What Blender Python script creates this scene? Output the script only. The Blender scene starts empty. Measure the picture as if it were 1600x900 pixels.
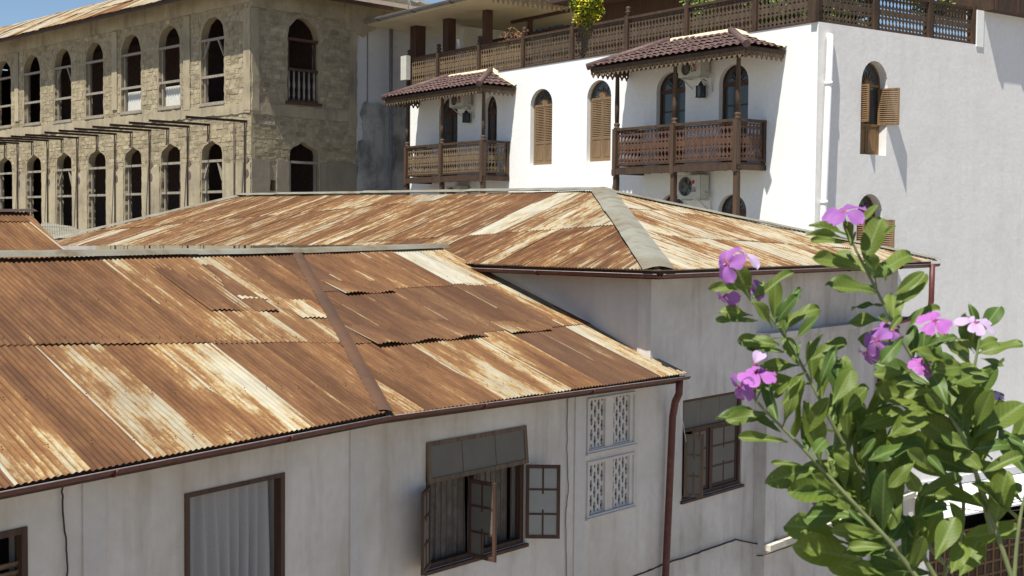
import bpy, math, random
from math import sin, cos, tan, radians, pi, hypot, atan2
from mathutils import Vector, Matrix
from mathutils.geometry import tessellate_polygon
random.seed(7)
S = bpy.context.scene
C = S.collection
# ------------------------------------------------------------------ camera, sky, sun
CZ = 10.5                                    # eye height over the street
FPX = 2008.6; PITCH = radians(2.689); ROLL = radians(-0.5196)
_f = Vector((0, cos(PITCH), -sin(PITCH))); _r = Vector((1, 0, 0)); _d = _f.cross(_r)
_r2 = cos(ROLL)*_r + sin(ROLL)*_d; _d2 = -sin(ROLL)*_r + cos(ROLL)*_d
cam_d = bpy.data.cameras.new('camera'); cam = bpy.data.objects.new('camera', cam_d); C.objects.link(cam)
cam.matrix_world = Matrix.Translation((0, 0, CZ)) @ Matrix((_r2, -_d2, -_f)).transposed().to_4x4()
cam_d.sensor_width = 36; cam_d.lens = FPX/1600*36; cam_d.clip_start = 0.05; cam_d.clip_end = 3000
cam_d.dof.use_dof = True; cam_d.dof.focus_distance = 22.0; cam_d.dof.aperture_fstop = 34.0
S.camera = cam
S.render.resolution_x = 1024; S.render.resolution_y = 576
SUN_AZ = 213.0; SUN_EL = 65.0                # azimuth clockwise from +Y
w = bpy.data.worlds.new('World'); S.world = w; w.use_nodes = True
wn = w.node_tree.nodes; wl = w.node_tree.links
sky = wn.new('ShaderNodeTexSky'); sky.sky_type = 'NISHITA'; sky.sun_disc = False
sky.sun_elevation = radians(SUN_EL); sky.sun_rotation = radians(SUN_AZ); sky.air_density = 1.0; sky.dust_density = 0.2; sky.ozone_density = 3.0; sky.altitude = 900
wl.new(sky.outputs[0], wn['Background'].inputs[0]); wn['Background'].inputs[1].default_value = 0.068
sd = bpy.data.lights.new('sun', 'SUN'); sun = bpy.data.objects.new('sun', sd); C.objects.link(sun)
sd.energy = 4.6; sd.angle = radians(0.53); sd.color = (1.0, 0.955, 0.86)
_s = Vector((sin(radians(SUN_AZ))*cos(radians(SUN_EL)), cos(radians(SUN_AZ))*cos(radians(SUN_EL)), sin(radians(SUN_EL))))
sun.rotation_euler = _s.to_track_quat('Z', 'Y').to_euler()
S.view_settings.view_transform = 'Standard'; S.view_settings.look = 'None'
S.view_settings.exposure = 0.72; S.view_settings.gamma = 1
# ------------------------------------------------------------------ measuring helpers
EYE = Vector((0, 0, CZ))
def ray(x, y): return (_f*1.0 + _r2*((x-800)/FPX) + _d2*((y-450)/FPX))
def proj(p):
    v = Vector(p)-EYE; k = v.dot(_f)
    return 800+FPX*v.dot(_r2)/k, 450+FPX*v.dot(_d2)/k
def on_plane(x, y, p0, n):
    r = ray(x, y); return EYE + r*((Vector(p0)-EYE).dot(n)/r.dot(n))
def at(x, y, Y): r = ray(x, y); return EYE + r*(Y/r.y)
def az(a): a = radians(a); return Vector((sin(a), cos(a), 0))
class Fr:
    """a wall's own frame: u to the right along it, y into it, z up from the street"""
    def __init__(s, O, d):
        s.O = Vector((O[0], O[1], 0)); s.d = d.normalized(); s.n = Vector((d.y, -d.x, 0)).normalized()
        s.M = Matrix.Translation(s.O) @ Matrix.Rotation(atan2(s.d.y, s.d.x), 4, 'Z')
    def uz(s, x, y, out=0.0):
        q = on_plane(x, y, s.O + s.n*out, s.n) - s.O
        return q.dot(s.d), q.z
    def u(s, x, y, out=0.0): return s.uz(x, y, out)[0]
    def z(s, x, y, out=0.0): return s.uz(x, y, out)[1]
    def w(s, u, z, out=0.0): return s.O + s.d*u + s.n*out + Vector((0, 0, z))
# ------------------------------------------------------------------ meshes and objects
class MB:
    def __init__(s): s.v = []; s.f = []; s.sm = []; s.tint = []
    def add(s, vs, fs, smooth=False, tint=None):
        b = len(s.v); s.v += [tuple(x) for x in vs]
        for f in fs: s.f.append(tuple(b+i for i in f)); s.sm.append(smooth); s.tint.append(tint)
        return s
    def box(s, x0, x1, y0, y1, z0, z1, tint=None):
        v = [(x, y, z) for x in (x0, x1) for y in (y0, y1) for z in (z0, z1)]
        return s.add(v, [(0,1,3,2),(4,6,7,5),(0,4,5,1),(2,3,7,6),(0,2,6,4),(1,5,7,3)], tint=tint)
    def bar(s, a, b, w, h, up=(0, 0, 1)):
        a = Vector(a); b = Vector(b); d = (b-a).normalized(); upv = Vector(up)
        if abs(d.dot(upv)) > .98: upv = Vector((0, 1, 0))
        x = d.cross(upv).normalized(); z = x.cross(d)
        v = [p + x*i*w/2 + z*j*h/2 for p in (a, b) for i, j in ((-1,-1),(1,-1),(1,1),(-1,1))]
        return s.add(v, [(3,2,1,0),(4,5,6,7),(0,1,5,4),(1,2,6,5),(2,3,7,6),(3,0,4,7)])
    def tube(s, pts, r, k=8, cap=True):
        pts = [Vector(p) for p in pts]; rs = r if isinstance(r, (list, tuple)) else [r]*len(pts)
        vs = []; up = Vector((0, 0, 1)); prev = None
        for i, p in enumerate(pts):
            d = (pts[min(i+1, len(pts)-1)]-pts[max(i-1, 0)]).normalized()
            if prev is None: x = d.cross(up if abs(d.z) < .95 else Vector((1, 0, 0))).normalized()
            else: x = (prev - d*prev.dot(d)).normalized()
            prev = x; y = d.cross(x)
            vs += [p + (x*cos(2*pi*j/k)+y*sin(2*pi*j/k))*rs[i] for j in range(k)]
        fs = [(i*k+j, i*k+(j+1) % k, (i+1)*k+(j+1) % k, (i+1)*k+j) for i in range(len(pts)-1) for j in range(k)]
        s.add(vs, fs, True)
        if cap: n = len(s.v)-len(vs); s.f += [tuple(n+j for j in range(k))[::-1], tuple(n+(len(pts)-1)*k+j for j in range(k))]; s.sm += [False]*2; s.tint += [None]*2
        return s
    def lathe(s, prof, c=(0, 0, 0), k=10):
        return s.tube([(c[0], c[1], c[2]+z) for r, z in prof], [r for r, z in prof], k)
    def plate(s, outer, holes, y0, th, back=True):
        """a plate in x,z with real openings, its front at y0, th thick"""
        loops = [outer]+holes
        pts = [p for l in loops for p in l]
        tri = tessellate_polygon([[Vector((p[0], p[1], 0)) for p in l] for l in loops])
        def orient(t, flip):
            a, b, c = (pts[i] for i in t); ar = (b[0]-a[0])*(c[1]-a[1])-(b[1]-a[1])*(c[0]-a[0])
            return tuple(t) if (ar > 0) != flip else tuple(t)[::-1]
        s.add([(p[0], y0, p[1]) for p in pts], [orient(t, False) for t in tri])
        if back: s.add([(p[0], y0+th, p[1]) for p in pts], [orient(t, True) for t in tri])
        for l in loops:
            n = len(l)
            s.add([(p[0], y0, p[1]) for p in l]+[(p[0], y0+th, p[1]) for p in l], [(i, (i+1) % n, n+(i+1) % n, n+i) for i in range(n)])
        return s
    def mesh(s, name):
        m = bpy.data.meshes.new(name); m.from_pydata(s.v, [], s.f)
        m.polygons.foreach_set('use_smooth', s.sm)
        if any(t is not None for t in s.tint):
            a = m.color_attributes.new('tint', 'FLOAT_COLOR', 'CORNER'); data = []
            for p, t in zip(m.polygons, s.tint):
                t = .5 if t is None else t
                data += [t, t, t, 1]*p.loop_total
            a.data.foreach_set('color', data)
        m.update(); return m
WM = {}
def link(name, data, parent=None, M=None, mat=None):
    o = bpy.data.objects.new(name, data); C.objects.link(o)
    M = M if M is not None else (WM[parent] if parent else Matrix())
    WM[o] = M.copy()
    if parent: o.parent = parent; o.matrix_basis = WM[parent].inverted() @ M
    else: o.matrix_basis = M
    if mat and data is not None and not data.materials: data.materials.append(mat)
    return o
def part(name, mb, mat, parent=None, M=None, **k):
    o = link(name, mb.mesh(name) if isinstance(mb, MB) else mb, parent, M, mat)
    for a, b in k.items(): o[a] = b
    return o
def thing(name, label, cat, M=None, group=None):
    o = link(name, None, None, M or Matrix()); o['label'] = label; o['category'] = cat
    if group: o['group'] = group
    return o
def tagm(o, label, cat, group=None):
    o['label'] = label; o['category'] = cat
    if group: o['group'] = group
    return o
def T(x=0, y=0, z=0): return Matrix.Translation((x, y, z))
def RZ(a): return Matrix.Rotation(a, 4, 'Z')
# ------------------------------------------------------------------ materials
class NT:
    def __init__(s, name, rough=.8, spec=.3):
        s.m = bpy.data.materials.new(name); s.m.use_nodes = True; s.t = s.m.node_tree
        s.b = s.t.nodes['Principled BSDF']; s.b.inputs['Roughness'].default_value = rough; s.b.inputs['Specular IOR Level'].default_value = spec
        s.tc = s.n('ShaderNodeTexCoord')
    def n(s, t, **k):
        x = s.t.nodes.new(t)
        for a, b in k.items(): setattr(x, a, b)
        return x
    def l(s, a, b): s.t.links.new(a, b)
    def co(s, scale=(1, 1, 1), off=None):
        m = s.n('ShaderNodeMapping'); m.inputs['Scale'].default_value = scale; s.l(s.tc.outputs['Object'], m.inputs[0])
        if off is not None:
            a = s.n('ShaderNodeVectorMath', operation='ADD'); s.l(m.outputs[0], a.inputs[0]); s.l(off, a.inputs[1]); return a.outputs[0]
        return m.outputs[0]
    def noise(s, vec, sc=1, det=5, rough=.55, dist=0):
        x = s.n('ShaderNodeTexNoise'); x.inputs['Scale'].default_value = sc; x.inputs['Detail'].default_value = det
        x.inputs['Roughness'].default_value = rough; x.inputs['Distortion'].default_value = dist; s.l(vec, x.inputs['Vector']); return x.outputs['Fac']
    def ramp(s, fac, stops, mode='LINEAR'):
        r = s.n('ShaderNodeValToRGB'); r.color_ramp.interpolation = mode; e = r.color_ramp.elements
        while len(e) < len(stops): e.new(.5)
        for x, (p, c) in zip(e, stops): x.position = p; x.color = tuple(c)+(1,) if len(c) == 3 else c
        s.l(fac, r.inputs[0]); return r.outputs[0]
    def mix(s, f, a, b, mode='MIX'):
        m = s.n('ShaderNodeMix', data_type='RGBA', blend_type=mode)
        for i, v in ((0, f), (6, a), (7, b)):
            if hasattr(v, 'node'): s.l(v, m.inputs[i])
            elif i: m.inputs[i].default_value = tuple(v)+(1,)
            else: m.inputs[i].default_value = v
        return m.outputs[2]
    def math(s, op, a, b=0.0, c=None):
        m = s.n('ShaderNodeMath', operation=op)
        for i, v in enumerate((a, b) if c is None else (a, b, c)):
            if hasattr(v, 'node'): s.l(v, m.inputs[i])
            else: m.inputs[i].default_value = v
        return m.outputs[0]
    def bump(s, h, strength=.4, dist=.01):
        b = s.n('ShaderNodeBump'); b.inputs['Strength'].default_value = strength; b.inputs['Distance'].default_value = dist
        s.l(h, b.inputs['Height']); s.l(b.outputs[0], s.b.inputs['Normal'])
    def col(s, c):
        if hasattr(c, 'node'): s.l(c, s.b.inputs['Base Color'])
        else: s.b.inputs['Base Color'].default_value = tuple(c)+(1,)
        return s.m
def g3(v): return (v, v, v)
def plaster(name, c, stain=(.3, .27, .2), amt=.5, bump=.25, lo=.48, hi=.75, streak=.5, crack=0):
    t = NT(name, .9, .15)
    n1 = t.noise(t.co(), .55, 7, .62, .4); n2 = t.noise(t.co((1.6, 1.6, .22)), 1.6, 6, .6); n3 = t.noise(t.co(), 7, 6, .65)
    m1 = t.ramp(n1, [(lo, g3(0)), (hi, g3(1))]); m2 = t.ramp(n2, [(.5, g3(0)), (.78, g3(1))])
    f = t.math('MULTIPLY', t.math('ADD', t.math('MULTIPLY', m1, .6), t.math('MULTIPLY', m2, streak)), amt)
    base = t.mix(.35, c, t.ramp(n3, [(.3, tuple(x*.82 for x in c)), (.7, tuple(min(1, x*1.1) for x in c))]))
    o = t.mix(f, base, stain)
    if crack:
        vo = t.n('ShaderNodeTexVoronoi', feature='DISTANCE_TO_EDGE'); vo.inputs['Scale'].default_value = .55
        wv = t.n('ShaderNodeVectorMath', operation='ADD'); nn = t.n('ShaderNodeTexNoise'); nn.inputs['Scale'].default_value = 1.7; nn.inputs['Detail'].default_value = 5; t.l(t.co(), nn.inputs['Vector'])
        sc = t.n('ShaderNodeVectorMath', operation='SCALE'); sc.inputs['Scale'].default_value = 1.3; t.l(nn.outputs['Color'], sc.inputs[0]); t.l(t.co(), wv.inputs[0]); t.l(sc.outputs[0], wv.inputs[1]); t.l(wv.outputs[0], vo.inputs['Vector'])
        line = t.ramp(vo.outputs['Distance'], [(.0, g3(1)), (.006, g3(0))]); patchy = t.ramp(n1, [(.5, g3(0)), (.6, g3(1))])
        o = t.mix(t.math('MULTIPLY', t.math('MULTIPLY', line, patchy), crack*.15), o, tuple(x*.35 for x in c))
        n5 = t.noise(t.co((1, 1, .35)), 2.6, 7, .72, 1.0); o = t.mix(t.math('MULTIPLY', t.ramp(n5, [(.56, g3(0)), (.68, g3(1))]), crack*.35), o, tuple(x*.62 for x in c))
    t.bump(t.math('ADD', t.math('MULTIPLY', n3, .4), t.noise(t.co(), 1.3, 4, .5)), bump, .03)
    return t.col(o)
def rust(name, wa=.42, we=.22, ex=7.5, con=2.35):
    t = NT(name, .8, .08)
    oi = t.n('ShaderNodeObjectInfo'); sep = t.n('ShaderNodeSeparateColor'); t.l(oi.outputs['Color'], sep.inputs[0])
    R, G, B = sep.outputs[0], sep.outputs[1], sep.outputs[2]
    comb = t.n('ShaderNodeCombineXYZ'); t.l(t.math('MULTIPLY', G, 97.0), comb.inputs[0]); t.l(t.math('MULTIPLY', G, 31.0), comb.inputs[1]); t.l(t.math('MULTIPLY', G, 53.0), comb.inputs[2])
    off = comb.outputs[0]
    a = t.noise(t.co((2.3, .42, .01), off), 1, 5, .6, .15)         # long streaks down the sheet
    b = t.noise(t.co((16, 4.5, .01), off), 1, 5, .7, .3)           # flaking
    c = t.noise(t.co((58, 26, .01), off), 1, 3, .7)
    d = t.noise(t.co((13.2, .35, .01), off), 1, 2, .5)               # wave by wave
    e = t.noise(t.co((ex, 1.0, .01), off), 1, 6, .68, .2)
    v = t.math('ADD', t.math('MULTIPLY', a, wa), t.math('MULTIPLY', b, .16))
    v = t.math('ADD', v, t.math('MULTIPLY', e, we))
    v = t.math('ADD', v, t.math('MULTIPLY', c, .08)); v = t.math('ADD', v, t.math('MULTIPLY', d, .12))
    # crests keep their zinc longer than the valleys where water lies
    sx = t.n('ShaderNodeSeparateXYZ'); t.l(t.tc.outputs['Object'], sx.inputs[0])
    crest = t.math('MULTIPLY', sx.outputs[2], 1.6)
    v = t.math('ADD', v, crest)
    v = t.math('ADD', v, t.math('SUBTRACT', R, .5))
    edge = t.math('MULTIPLY', t.math('LESS_THAN', t.math('ADD', sx.outputs[0], t.math('MULTIPLY', b, .05)), .05), .085)
    v = t.math('ADD', v, edge)
    v = t.math('ADD', t.math('MULTIPLY', t.math('SUBTRACT', v, .5), con), .5)
    col = t.ramp(v, [(.0, (.068, .033, .017)), (.25, (.100, .048, .023)), (.42, (.160, .079, .036)), (.56, (.218, .115, .050)), (.61, (.31, .20, .085)), (.66, (.36, .295, .18)), (.78, (.40, .37, .28)), (1, (.42, .40, .33))])
    tone = t.noise(t.co((5, 1.2, .01), off), 1, 4, .6)
    col = t.mix(t.math('MULTIPLY', t.ramp(tone, [(.42, g3(0)), (.72, g3(1))]), .55), col, t.mix(.6, col, (.07, .04, .03)))
    col = t.mix(B, col, t.mix(.72, col, (.078, .045, .032)))
    spots = t.noise(t.co((34, 30, .01), off), 1, 2, .5)
    col = t.mix(t.math('MULTIPLY', t.ramp(spots, [(.70, g3(0)), (.76, g3(1))]), .55), col, (.05, .03, .025))
    t.bump(t.math('ADD', b, c), .25, .004)
    return t.col(col)
def wood(name, c, c2, rough=.7, scale=(14, 14, 1.1), spec=.3):
    t = NT(name, rough, spec)
    n1 = t.noise(t.co(scale), 1, 5, .6, .2); n2 = t.noise(t.co(), 5, 4, .6)
    o = t.mix(t.ramp(n1, [(.35, g3(0)), (.65, g3(1))]), c, c2)
    o = t.mix(t.math('MULTIPLY', n2, .4), o, tuple(x*.5 for x in c)); t.bump(n1, .2, .004)
    return t.col(o)
def simple(name, c, rough=.6, spec=.3, var=.25, sc=6):
    t = NT(name, rough, spec); n = t.noise(t.co(), sc, 5, .6)
    return t.col(t.mix(t.ramp(n, [(.3, g3(0)), (.7, g3(1))]), tuple(x*(1-var) for x in c), tuple(min(1, x*(1+var*.6)) for x in c)))
M_white = plaster('whitewashed_plaster', (.83, .825, .81), (.52, .50, .47), .22, .12)
M_whiteB = plaster('whitewashed_side_plaster', (.78, .765, .745), (.54, .51, .46), .36, .42, .45, .75, .7, .4)
M_front = plaster('pale_lime_plaster', (.66, .61, .56), (.34, .28, .20), .85, .3, .42, .76, .6, .7)
M_frame_pl = plaster('smooth_lime_plaster', (.60, .56, .52), (.36, .33, .28), .5, .1)
M_old = plaster('weathered_grey_plaster', (.65, .605, .56), (.25, .215, .17), .85, .3, .42, .76, .6, .8)
M_stoneplaster = plaster('cement_render', (.40, .34, .23), (.17, .145, .11), 1.0, .8, .42, .66, .7)
M_mould = plaster('mould_blackened_plaster', (.46, .44, .41), (.05, .046, .04), 1.25, .4, .47, .66, .5)
M_greywall = plaster('blue_grey_render', (.62, .61, .61), (.42, .41, .40), .4, .1)
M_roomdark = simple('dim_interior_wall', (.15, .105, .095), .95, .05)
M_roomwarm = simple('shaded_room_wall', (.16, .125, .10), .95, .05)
M_rust = rust('rusty_corrugated_iron')
M_rust2 = rust('finely_streaked_rusty_iron', .22, .42, 11, 3.3)
M_zinc = plaster('old_zinc_flashing', (.225, .222, .185), (.12, .082, .045), 1.0, .35, .42, .7, .8)
M_rustcap = plaster('rusted_hip_flashing', (.115, .062, .038), (.06, .042, .032), .9, .3, .4, .62)
M_gutter = simple('red_brown_gutter_paint', (.115, .036, .03), .5, .35, .35, 9)
M_rim = simple('lit_gutter_rim', (.30, .26, .25), .6, .3, .3, 12)  # pale tone stands for the sunlit line along the gutter edge
M_shade_in = simple('painted_shade_dark', (.05, .035, .03), .8)  # shade put into the colour, for gutter insides and vent holes
M_darkwood = wood('dark_brown_frame_wood', (.105, .055, .035), (.06, .034, .025))
M_greywood = wood('weathered_window_wood', (.20, .135, .085), (.10, .065, .045))
M_balwood = wood('dark_carved_balcony_wood', (.085, .05, .03), (.045, .028, .02), .7, (9, 9, 2))
M_balwood2 = wood('pale_fretwork', (.20, .14, .08), (.11, .075, .045), .75, (9, 9, 3))  # pale wood; also carries the lit left end of the terrace railing
M_balpost = wood('turned_post_wood', (.11, .065, .04), (.05, .032, .022), .65, (9, 9, .8))
M_shutter = wood('teak_shutter', (.26, .172, .092), (.16, .10, .055), .7)  # mid-brown teak with darker grain
M_doorbrown = wood('reddish_door_wood', (.10, .04, .022), (.055, .025, .016), .5)
M_tile = simple('maroon_roof_tile', (.125, .078, .070), .6, .3, .45, 11)
M_cement = plaster('cream_cement_fillet', (.6, .53, .38), (.3, .25, .16), .5, .4)
M_pipe = simple('white_pvc_pipe', (.82, .82, .82), .35, .4, .04)
M_metal = simple('grey_painted_metal', (.20, .20, .20), .5, .5, .2)
M_iron = simple('rusted_iron_beam', (.065, .042, .032), .8, .3, .35, 10)
M_timber = wood('grey_timber_prop', (.36, .32, .26), (.22, .19, .15))
M_acbody = simple('aged_white_enamel', (.55, .54, .49), .5, .4, .12, 8)
M_black = simple('black_metal', (.018, .018, .02), .5, .4)
M_red = simple('red_badge', (.45, .02, .03), .5, .4, .05)
M_badge = simple('dark_grey_lettering', (.08, .08, .08), .5, .4, .05)
M_cable = simple('dark_cable', (.05, .042, .04), .7)
M_ground = plaster('dusty_street', (.27, .24, .20), (.18, .155, .13), .8, .3)
def glass_mat(name, c, rough=.12, grime=.5):
    t = NT(name, rough, .6); n = t.noise(t.co(), 3, 6, .65)
    return t.col(t.mix(t.math('MULTIPLY', n, grime), c, tuple(x*2.0+.03 for x in c)))
M_glass = glass_mat('dark_window_glass', (.03, .034, .038))
M_frost = glass_mat('dusty_frosted_glass', (.10, .088, .07), .7, .5)
M_pane = glass_mat('pale_dusty_pane', (.20, .20, .19), .3, .5)
M_blueglass = glass_mat('blue_sky_glass', (.16, .28, .5), .08)
def curtain_mat():
    t = NT('grey_lace_curtain', .95, .05); n = t.noise(t.co((1, 1, 1)), 60, 3, .6); n2 = t.noise(t.co((6, 6, .6)), 1, 4, .5)
    return t.col(t.mix(n2, t.mix(n, (.24, .225, .22), (.44, .42, .41)), (.36, .34, .33)))
M_curtain = curtain_mat()
def stone_mat():
    t = NT('coral_stone_blocks', .95, .1)
    at_ = t.n('ShaderNodeAttribute'); at_.attribute_name = 'tint'
    n1 = t.noise(t.co(), 4, 8, .7); n2 = t.noise(t.co(), .6, 5, .6)
    o = t.ramp(at_.outputs['Fac'], [(0, (.25, .205, .13)), (.5, (.43, .36, .235)), (1, (.56, .49, .34))])
    o = t.mix(t.ramp(n1, [(.35, g3(.6)), (.62, g3(0))]), o, (.17, .14, .095))
    o = t.mix(t.math('MULTIPLY', t.ramp(n2, [(.45, g3(0)), (.7, g3(1))]), .55), o, (.20, .17, .125))
    n3 = t.noise(t.co((.5, .5, 2.2)), 1.4, 6, .7, .6); o = t.mix(t.math('MULTIPLY', t.ramp(n3, [(.5, g3(0)), (.66, g3(1))]), .5), o, (.13, .11, .08))
    n4 = t.noise(t.co((.7, .7, 1.6)), 1.1, 5, .7, .5); o = t.mix(t.math('MULTIPLY', t.ramp(n4, [(.56, g3(0)), (.66, g3(1))]), .5), o, (.52, .46, .33))
    t.bump(n1, 1.0, .06); return t.col(o)
M_stone = stone_mat()
M_mortar = plaster('old_lime_mortar', (.34, .285, .19), (.18, .15, .10), .8, .8)
def leaf_mat(name, c, c2, spec=.28, trans=.30):
    t = NT(name, .5, spec)
    oi = t.n('ShaderNodeObjectInfo'); sx = t.n('ShaderNodeSeparateXYZ'); t.l(t.tc.outputs['Object'], sx.inputs[0])
    ax = t.math('ABSOLUTE', sx.outputs[0]); rib = t.math('LESS_THAN', ax, .022)
    vein = t.n('ShaderNodeTexWave', bands_direction='Y'); vein.inputs['Scale'].default_value = 3.2
    cv = t.n('ShaderNodeCombineXYZ'); t.l(t.math('SUBTRACT', sx.outputs[1], t.math('MULTIPLY', ax, .8)), cv.inputs[1]); t.l(cv.outputs[0], vein.inputs['Vector'])
    o = t.mix(oi.outputs['Random'], c, c2)
    n = t.noise(t.co(), 3, 4, .6); o = t.mix(t.math('MULTIPLY', n, .45), o, tuple(x*.6 for x in c))
    o = t.mix(t.math('MULTIPLY', t.ramp(vein.outputs['Fac'], [(.86, g3(0)), (1, g3(1))]), .22), o, tuple(min(1, x*1.7) for x in c2))
    o = t.mix(t.math('MULTIPLY', rib, .38), o, (.24, .32, .12))
    t.col(o)
    tr = t.n('ShaderNodeBsdfTranslucent'); t.l(t.mix(.5, o, (.22, .34, .03)), tr.inputs[0])
    ms = t.n('ShaderNodeMixShader'); ms.inputs[0].default_value = trans; t.l(t.b.outputs[0], ms.inputs[1]); t.l(tr.outputs[0], ms.inputs[2])
    t.l(ms.outputs[0], t.t.nodes['Material Output'].inputs[0]); return t.m
M_leaf = leaf_mat('glossy_green_leaf', (.115, .162, .028), (.165, .215, .040))
M_leafdark = leaf_mat('deep_green_leaf', (.06, .11, .022), (.09, .145, .028), .28, .2)
M_leafyoung = leaf_mat('young_yellow_green_leaf', (.16, .23, .06), (.19, .27, .08), .2, .25)
M_stem = simple('pale_green_stem', (.17, .20, .085), .6, .3, .3, 40)
M_stemred = simple('reddish_woody_stem', (.14, .10, .07), .6, .3, .3, 40)
def petal_mat(name, c, c2, eye=(.35, .01, .16)):
    t = NT(name, .6, .2); sx = t.n('ShaderNodeSeparateXYZ'); t.l(t.tc.outputs['Object'], sx.inputs[0])
    o = t.mix(t.ramp(sx.outputs[1], [(.0, g3(0)), (1, g3(1))]), c2, c)
    w_ = t.n('ShaderNodeTexWave', bands_direction='X'); w_.inputs['Scale'].default_value = 2.2; w_.inputs['Distortion'].default_value = 1.5; t.l(t.co((1, .25, 1)), w_.inputs['Vector'])
    o = t.mix(t.math('MULTIPLY', w_.outputs['Fac'], .25), o, tuple(x*.75 for x in c))
    o = t.mix(t.math('MULTIPLY', t.noise(t.co((3, 1.2, 1)), 1.5, 4, .6), .55), o, tuple(min(1, x*1.6+.05) for x in c)); o = t.mix(t.ramp(sx.outputs[1], [(.08, g3(1)), (.2, g3(0))]), o, eye); t.col(o)
    tr = t.n('ShaderNodeBsdfTranslucent'); t.l(o, tr.inputs[0]); ms = t.n('ShaderNodeMixShader'); ms.inputs[0].default_value = .3
    t.l(t.b.outputs[0], ms.inputs[1]); t.l(tr.outputs[0], ms.inputs[2]); t.l(ms.outputs[0], t.t.nodes['Material Output'].inputs[0]); return t.m
M_petal = petal_mat('mauve_petal', (.30, .115, .37), (.24, .065, .29))
M_petalhot = petal_mat('bright_magenta_petal', (.40, .13, .44), (.33, .07, .33))
M_petalpale = petal_mat('pale_lilac_petal', (.48, .37, .55), (.40, .26, .46))
M_yellow = simple('yellow_blossom', (.62, .52, .02), .7, .1, .3, 30)
M_shrub = simple('lime_shrub_leaf', (.13, .20, .03), .6, .3, .4, 20)
M_shrubdark = simple('dark_shrub_leaf', (.05, .09, .02), .6, .3, .4, 20)
# ------------------------------------------------------------------ shared builders
def arch(u0, u1, z0, zs, za, n=12):
    c = (u0+u1)/2; r = (u1-u0)/2
    return [(u0, z0), (u1, z0)] + [(c+r*cos(pi*i/n), zs+(za-zs)*sin(pi*i/n)) for i in range(n+1)]
def ogee(u0, u1, z0, zs, za):
    c = (u0+u1)/2; r = (u1-u0)/2; h = za-zs
    rt = [(1, 0), (1.0, .35), (.93, .58), (.7, .74), (.4, .84), (.15, .95)]
    return [(u0, z0), (u1, z0)] + [(c+r*a, zs+h*b) for a, b in rt] + [(c, za)] + [(c-r*a, zs+h*b) for a, b in rt[::-1]]
def rect(u0, u1, z0, z1): return [(u0, z0), (u1, z0), (u1, z1), (u0, z1)]
def rough_loop(l, a, seg=.14):
    out = []
    for i, p in enumerate(l):
        q = l[(i+1) % len(l)]; L = hypot(q[0]-p[0], q[1]-p[1]); n = max(1, int(L/seg))
        for k in range(n):
            t = k/n; out.append((p[0]+(q[0]-p[0])*t+random.uniform(-a, a), p[1]+(q[1]-p[1])*t+random.uniform(-a, a)))
    return out
def room(parent, M, u0, u1, z0, z1, y0, y1, mat=None, name='room_interior'):
    m = MB(); v = [(u0,y0,z0),(u1,y0,z0),(u1,y0,z1),(u0,y0,z1),(u0,y1,z0),(u1,y1,z0),(u1,y1,z1),(u0,y1,z1)]
    m.add(v, [(4,5,6,7),(0,4,7,3),(1,2,6,5),(0,1,5,4),(3,7,6,2)])
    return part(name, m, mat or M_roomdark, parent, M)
def clip_poly_mesh(vs, fs, planes):
    """clip a grid (vertices with plane coords s,t) by half planes a*s+b*t<=c"""
    import bmesh
    bm = bmesh.new()
    bv = [bm.verts.new(v) for v in vs]
    for f in fs: bm.faces.new([bv[i] for i in f])
    for a, b, c in planes:
        L = hypot(a, b); bmesh.ops.bisect_plane(bm, geom=bm.verts[:]+bm.edges[:]+bm.faces[:], plane_co=(a*c/L/L, b*c/L/L, 0), plane_no=(a/L, b/L, 0), clear_outer=True)
        if not bm.faces: break
    for f in bm.faces: f.smooth = True
    if not bm.faces: bm.free(); return None
    me = bpy.data.meshes.new('sheet'); bm.to_mesh(me); bm.free(); return me
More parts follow.
